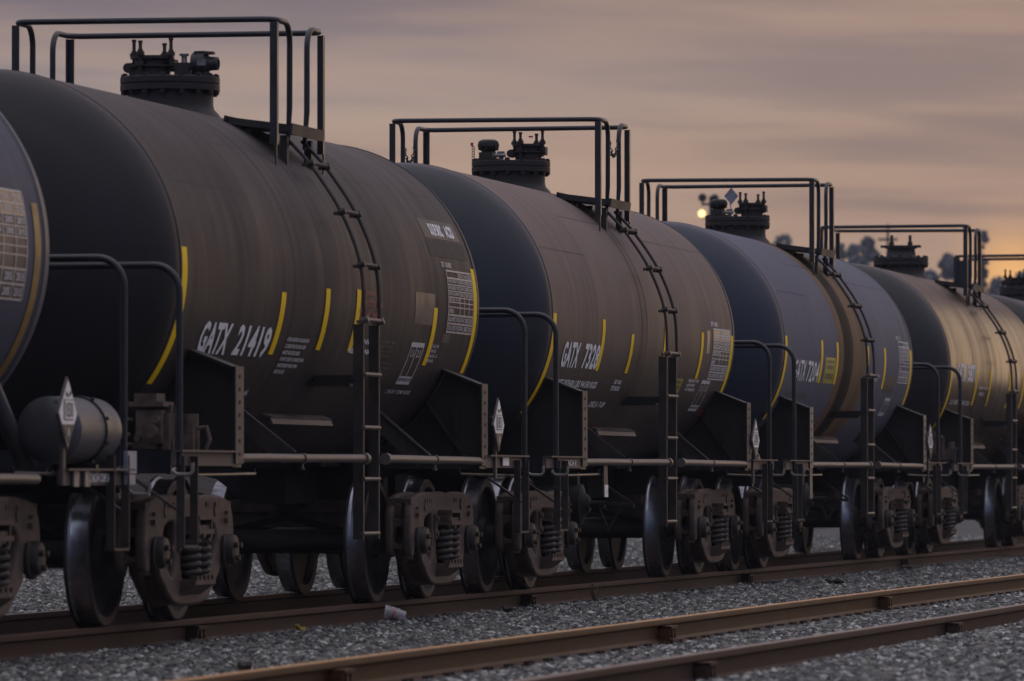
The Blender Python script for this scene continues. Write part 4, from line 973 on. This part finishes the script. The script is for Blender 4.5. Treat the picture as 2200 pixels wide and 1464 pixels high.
# ------------------------------------------------------------------ far background
m_leaf = painted('haze_tinted_foliage', (.17, .19, .22), (.22, .235, .25), .8, .6, 0, soot=.1)  # pale blue-grey: distance haze put into the leaf colour
m_trunk = painted('far_trunk', (.035, .03, .03), (.06, .05, .05), .9, 1, 0)
def tree(x, y, h, w, label, blobs=26, leaves=5200, sd=0, bare=False):
    g = np.random.default_rng(sd + 100)
    mb = MB(); mb.tube([(0, 0, -.3), (.1, .1, h * .3), (0, .15, h * .62), (.1, 0, h * .86)], [h * .026, h * .020, h * .012, h * .004], 8)
    for k in range(5):
        a = g.uniform(0, 6.28); z = h * g.uniform(.35, .7); mb.tube([(0, .1, z), (w * .25 * math.cos(a), w * .25 * math.sin(a), z + h * .12), (w * .42 * math.cos(a), w * .42 * math.sin(a), z + h * .2)], [h * .009, h * .006, h * .002], 6)
    root = link('tree', None, None, (x, y, -.15)); tag(root, label, 'tree', 'blurred trees on the horizon')
    link('trunk', mb.mesh('trunk', m_trunk, 60), root)
    vs = []; fs = []
    B = [(g.normal(0, w * .2), g.normal(0, w * .2), h * (1 - .62 * g.uniform(.06, 1)), w * g.uniform(.2, .42)) for _ in range(blobs)] + [(0, 0, h - w * .3, w * .34), (0, w * .1, h - w * .6, w * .42), (0, -w * .1, h - w, w * .45)]
    for i in range(leaves):
        bx, by, bz, br = B[g.integers(len(B))]; d = g.normal(0, 1, 3); d /= np.linalg.norm(d); r = br * g.uniform(.35, 1.0) ** .6
        c = np.array([bx, by, bz]) + d * r * np.array([1, 1, .8]); s = g.uniform(.10, .22)
        u = g.normal(0, 1, 3); u /= np.linalg.norm(u); q = np.cross(u, g.normal(0, 1, 3)); q /= np.linalg.norm(q); k = len(vs)
        vs += [tuple(c - u * s), tuple(c + q * s * .6), tuple(c + u * s), tuple(c - q * s * .6)]; fs.append((k, k + 1, k + 2, k + 3))
    zs = max(p[2] for p in vs); vs = [(p[0], p[1], p[2] if p[2] < h * .4 else h * .4 + (p[2] - h * .4) * (h * .6) / (zs - h * .4)) for p in vs]
    link('crown', MB().add(vs, fs).mesh('crown', m_leaf, 0), root)
def at(u, D):        # lateral position at distance D of a picture column (2200 wide)
    a = R(11.5783) - math.atan((u - 1100) / 13400); return D, -10.8736 + D * math.tan(a)
for k, (u, D, v, px, lab) in enumerate((
        (1683, 450, 510, 62, 'small blurred tree top right of the third manway, behind the tank'),
        (1866, 450, 517, 46, 'round blurred tree top between the third railing and the fourth manway'), (1836, 470, 532, 40, 'blurred tree just left of the round one by the fourth manway'),
        (1806, 480, 532, 26, 'thin blurred tree beside the last post of the third railing'), (1915, 470, 566, 60, 'low blurred tree hidden by the fourth manway'),
        (2038, 450, 553, 42, 'blurred tree behind the sign board on the last railing'), (1998, 470, 588, 70, 'low wide blurred tree right of the fourth manway'),
        (2114, 450, 507, 20, 'tall thin blurred tree beside the last tall post'), (2146, 470, 606, 62, 'low blurred tree under the orange glow'), (2195, 470, 596, 44, 'blurred tree at the right edge behind the last valve'),
        (2095, 480, 618, 60, 'low blurred tree between the last tall posts'), (30, 300, 134, 34, 'blurred tree top behind the railing of the large black tank car'))):
    X_, Y_ = at(u, D); tree(X_, Y_, .92 + .15 + (1040 - v) / 13400 * D, px / 13400 * D * .95, lab, leaves=6500, sd=k)
# flood-light mast
def mast():
    X_, Y_ = at(1528, 240); root = link('floodlight_mast', None, None, (X_, Y_, -.15)); tag(root, 'floodlight mast behind the third manway with one lamp lit', 'light mast')
    mb = MB(); mb.tube([(0, 0, 0), (0, 0, 6), (0, 0, 12.0)], [.13, .11, .08], 10); mb.tube([(0, -.25, 11.7), (0, .38, 11.7)], .05, 8); link('pole', mb.mesh('pole', M['steel'], 60), root)
    def head(dy, dz, lit):
        mb = MB(); mb.lathe([(-.16, .16), (-.12, .17), (.02, .14), (.12, .06), (.14, 0)], 'x', (0, dy, dz), 18); mb.box((.02, dy, dz - .16), (.05, .05, .14))
        o = link('lamp_head', mb.mesh('lamp_head', M['steel'], 50), root)
        mb = MB(); mb.lathe([(-.155, 0), (-.155, .15), (-.150, .15)], 'x', (0, dy, dz), 18)
        if lit:
            t = NT('lit_lamp'); t.b.inputs['Emission Color'].default_value = (1, .70, .26, 1); t.b.inputs['Emission Strength'].default_value = 1.7; m = t.set((.9, .8, .6), .4)
        else: m = M['steel']
        link('lens', mb.mesh('lens', m, 0), o)
    head(.34, 11.33, True); head(.32, 11.95, False); head(-.16, 11.92, False)
mast()
X_, Y_ = at(1908, 280); mb = MB(); mb.tube([(0, 0, 0), (0, 0, 12.5)], [.10, .05], 8); mb.box((0, 0, 11.8), (.1, .9, .1)); tag(link('utility_pole', mb.mesh('utility_pole', M['steel'], 60), None, (X_, Y_, -.15)), 'thin blurred utility pole behind the fourth manway', 'utility pole')

# evening air over the yard
mh = bpy.data.materials.new('evening_haze'); mh.use_nodes = True; n_ = mh.node_tree; n_.nodes.clear()
pv = n_.nodes.new('ShaderNodeVolumePrincipled'); pv.inputs['Color'].default_value = (.80, .82, .90, 1); pv.inputs['Density'].default_value = .00022; pv.inputs['Anisotropy'].default_value = .1
mo = n_.nodes.new('ShaderNodeOutputMaterial'); n_.links.new(pv.outputs[0], mo.inputs['Volume'])
hz = link('haze', MB().box((258, 25, 22), (606, 190, 46.8)).mesh('haze', mh, 0)); hz['kind'] = 'stuff'; hz['label'] = 'thin evening haze over the rail yard'
# ------------------------------------------------------------------ sky, sun, camera
W = bpy.data.worlds.new('World'); scene.world = W; W.use_nodes = True; nt = W.node_tree
for n in list(nt.nodes): nt.nodes.remove(n)
def wn(t, **k):
    n = nt.nodes.new(t)
    for a, b in k.items(): setattr(n, a, b)
    return n
def wm(op, a, b=None, c=None, clamp=False):
    n = wn('ShaderNodeMath', operation=op, use_clamp=clamp)
    for i, v in enumerate((a, b, c)):
        if v is None: continue
        if isinstance(v, (int, float)): n.inputs[i].default_value = v
        else: nt.links.new(v, n.inputs[i])
    return n.outputs[0]
def wramp(f, stops, interp='LINEAR'):
    n = wn('ShaderNodeValToRGB'); n.color_ramp.interpolation = interp; e = n.color_ramp.elements
    while len(e) < len(stops): e.new(.5)
    for i, (p, c) in enumerate(stops): e[i].position = p; e[i].color = (*c, 1) if hasattr(c, '__len__') else (c, c, c, 1)
    nt.links.new(f, n.inputs[0]); return n.outputs[0]
def wmix(f, a, b, mode='MIX'):
    n = wn('ShaderNodeMix', data_type='RGBA', blend_type=mode)
    for s, v in ((n.inputs[0], f), (n.inputs[6], a), (n.inputs[7], b)):
        if isinstance(v, (int, float)): s.default_value = v
        elif isinstance(v, tuple): s.default_value = (*v, 1)
        else: nt.links.new(v, s)
    return n.outputs[2]
def S(r, g, b): return tuple((x / 255 / 12.92) if x / 255 < .04045 else ((x / 255 + .055) / 1.055) ** 2.4 for x in (r, g, b))
SUN_AZ, SUN_EL = -10.0, 2.5           # degrees from +x towards +y
tc = wn('ShaderNodeTexCoord'); sp = wn('ShaderNodeSeparateXYZ'); nt.links.new(tc.outputs['Generated'], sp.inputs[0])
el = wm('ARCSINE', sp.outputs[2]); eld = wm('MULTIPLY', el, 180 / math.pi)
az = wm('MULTIPLY', wm('ARCTAN2', sp.outputs[1], sp.outputs[0]), 180 / math.pi)       # 0 along the track
# stretched cloud streaks
cv = wn('ShaderNodeCombineXYZ'); nt.links.new(wm('MULTIPLY', az, .20), cv.inputs[0]); nt.links.new(wm('ADD', wm('MULTIPLY', eld, 2.2), wm('MULTIPLY', az, -.07)), cv.inputs[1])
n1 = wn('ShaderNodeTexNoise'); n1.inputs['Scale'].default_value = 1.0; n1.inputs['Detail'].default_value = 5; n1.inputs['Roughness'].default_value = .5; nt.links.new(cv.outputs[0], n1.inputs['Vector'])
cv2 = wn('ShaderNodeCombineXYZ'); nt.links.new(wm('MULTIPLY', az, .05), cv2.inputs[0]); nt.links.new(wm('ADD', wm('MULTIPLY', eld, .5), 7.3), cv2.inputs[1])
n2 = wn('ShaderNodeTexNoise'); n2.inputs['Scale'].default_value = 1.0; n2.inputs['Detail'].default_value = 3; nt.links.new(cv2.outputs[0], n2.inputs['Vector'])
e2 = wm('ADD', eld, wm('MULTIPLY', wm('SUBTRACT', n1.outputs['Fac'], .5), 1.0))
KV = .885
def V(*c): return tuple(x * KV for x in S(*c))
low = wramp(wm('DIVIDE', e2, 10.0), [(0, V(148, 121, 110)), (.17, V(150, 124, 113)), (.22, V(156, 131, 118)), (.265, V(174, 149, 132)), (.30, V(170, 146, 131)), (.345, V(158, 143, 138)), (.38, V(148, 134, 134)), (.44, V(112, 104, 114)), (.60, V(132, 124, 130)), (1.0, V(165, 158, 162))])
warm = wramp(wm('DIVIDE', wm('ADD', az, 30), 60.0), [(0, 1.0), (.50, 1.0), (.62, .95), (.70, .30), (.76, 0), (1, 0)])     # warmer to the right
low = wmix(wm('MULTIPLY', warm, .75), low, V(162, 133, 117))
streak = wramp(n1.outputs['Fac'], [(.42, 0), (.66, 1)])
low = wmix(wm('MULTIPLY', streak, .42), low, V(200, 168, 142)); low = wmix(wm('MULTIPLY', wramp(n1.outputs['Fac'], [(.34, 1), (.5, 0)]), .42), low, V(114, 105, 111))
# away from the sunset the overcast is cooler
aza = wm('ABSOLUTE', az)
back = wramp(wm('DIVIDE', aza, 180.0), [(0, 0), (.12, 0), (.35, .55), (.6, 1), (1, 1)])
high = wramp(wm('DIVIDE', eld, 90.0), [(0, S(150, 140, 145)), (.1, S(165, 152, 162)), (.3, S(212, 200, 212)), (1, S(236, 226, 236))])
mixh = wramp(wm('DIVIDE', eld, 16.0), [(.35, 0), (1, 1)])
front = wmix(mixh, low, high)
cool = wramp(wm('DIVIDE', eld, 90.0), [(0, S(84, 92, 120)), (.15, S(112, 120, 150)), (.45, S(188, 192, 210)), (1, S(232, 227, 230))])
sky = wmix(back, front, cool)
# sunset glow low in the direction of the sun, just right of the picture, and a break in the cloud at the picture's edge
def glow(a0, e0, sa, se):
    da = wm('DIVIDE', wm('SUBTRACT', az, a0), sa); de = wm('DIVIDE', wm('SUBTRACT', eld, e0), se)
    return wm('EXPONENT', wm('MULTIPLY', wm('ADD', wm('MULTIPLY', da, da), wm('MULTIPLY', de, de)), -1.0))
sky = wmix(glow(7.0, 1.85, .36, .36), sky, (.80, .42, .15))
sky = wmix(wm('MULTIPLY', glow(-18, 13, 20, 8), .6), sky, (.15, .125, .13))  # unseen dark sky area, added to dim the reflections on the barrels
sky = wmix(wm('MULTIPLY', glow(SUN_AZ - 2, 2.6, 10, 2.6), .7), sky, (.56, .345, .20))
below = wramp(wm('ADD', wm('DIVIDE', eld, 4.0), 1.0), [(.6, 1), (1, 0)])
sky = wmix(below, sky, (.06, .055, .055))
bg = wn('ShaderNodeBackground'); nt.links.new(sky, bg.inputs[0]); bg.inputs[1].default_value = 1.0
ns = wn('ShaderNodeTexSky'); ns.sky_type = 'NISHITA'; ns.sun_disc = False; ns.sun_elevation = R(SUN_EL); ns.sun_rotation = R(90 - SUN_AZ); ns.air_density = 1.0; ns.dust_density = 2.0
bg2 = wn('ShaderNodeBackground'); nt.links.new(ns.outputs[0], bg2.inputs[0]); bg2.inputs[1].default_value = .0
ad = wn('ShaderNodeAddShader'); nt.links.new(bg.outputs[0], ad.inputs[0]); nt.links.new(bg2.outputs[0], ad.inputs[1])
ow = wn('ShaderNodeOutputWorld'); nt.links.new(ad.outputs[0], ow.inputs[0])
bg2.inputs[1].default_value = .0004
sd = bpy.data.lights.new('sun', 'SUN'); sd.energy = .12; sd.angle = R(20); sd.color = (1, .70, .42)
so = bpy.data.objects.new('sun', sd); COL.objects.link(so)
dirv = Vector((math.cos(R(SUN_EL)) * math.cos(R(SUN_AZ)), math.cos(R(SUN_EL)) * math.sin(R(SUN_AZ)), math.sin(R(SUN_EL))))
so.rotation_euler = dirv.to_track_quat('Z', 'Y').to_euler()

cd = bpy.data.cameras.new('camera'); cam = bpy.data.objects.new('camera', cd); COL.objects.link(cam)
cam.location = (0, -10.8736, .9173)
yaw, pit = R(11.5783), R(1.2491)
fw = Vector((math.cos(yaw) * math.cos(pit), math.sin(yaw) * math.cos(pit), math.sin(pit)))
cam.rotation_euler = fw.to_track_quat('-Z', 'Y').to_euler()
cd.sensor_width = 36; cd.lens = 13400 / 2200 * 36; cd.clip_start = .5; cd.clip_end = 5000
cd.dof.use_dof = True; cd.dof.focus_distance = 51; cd.dof.aperture_fstop = 5.2
scene.camera = cam
vs_ = scene.view_settings; vs_.view_transform = 'Standard'; vs_.look = 'None'; vs_.exposure = .22; vs_.gamma = 1
scene.cycles.use_denoising = True
scene.cycles.max_bounces = 6; scene.cycles.diffuse_bounces = 3
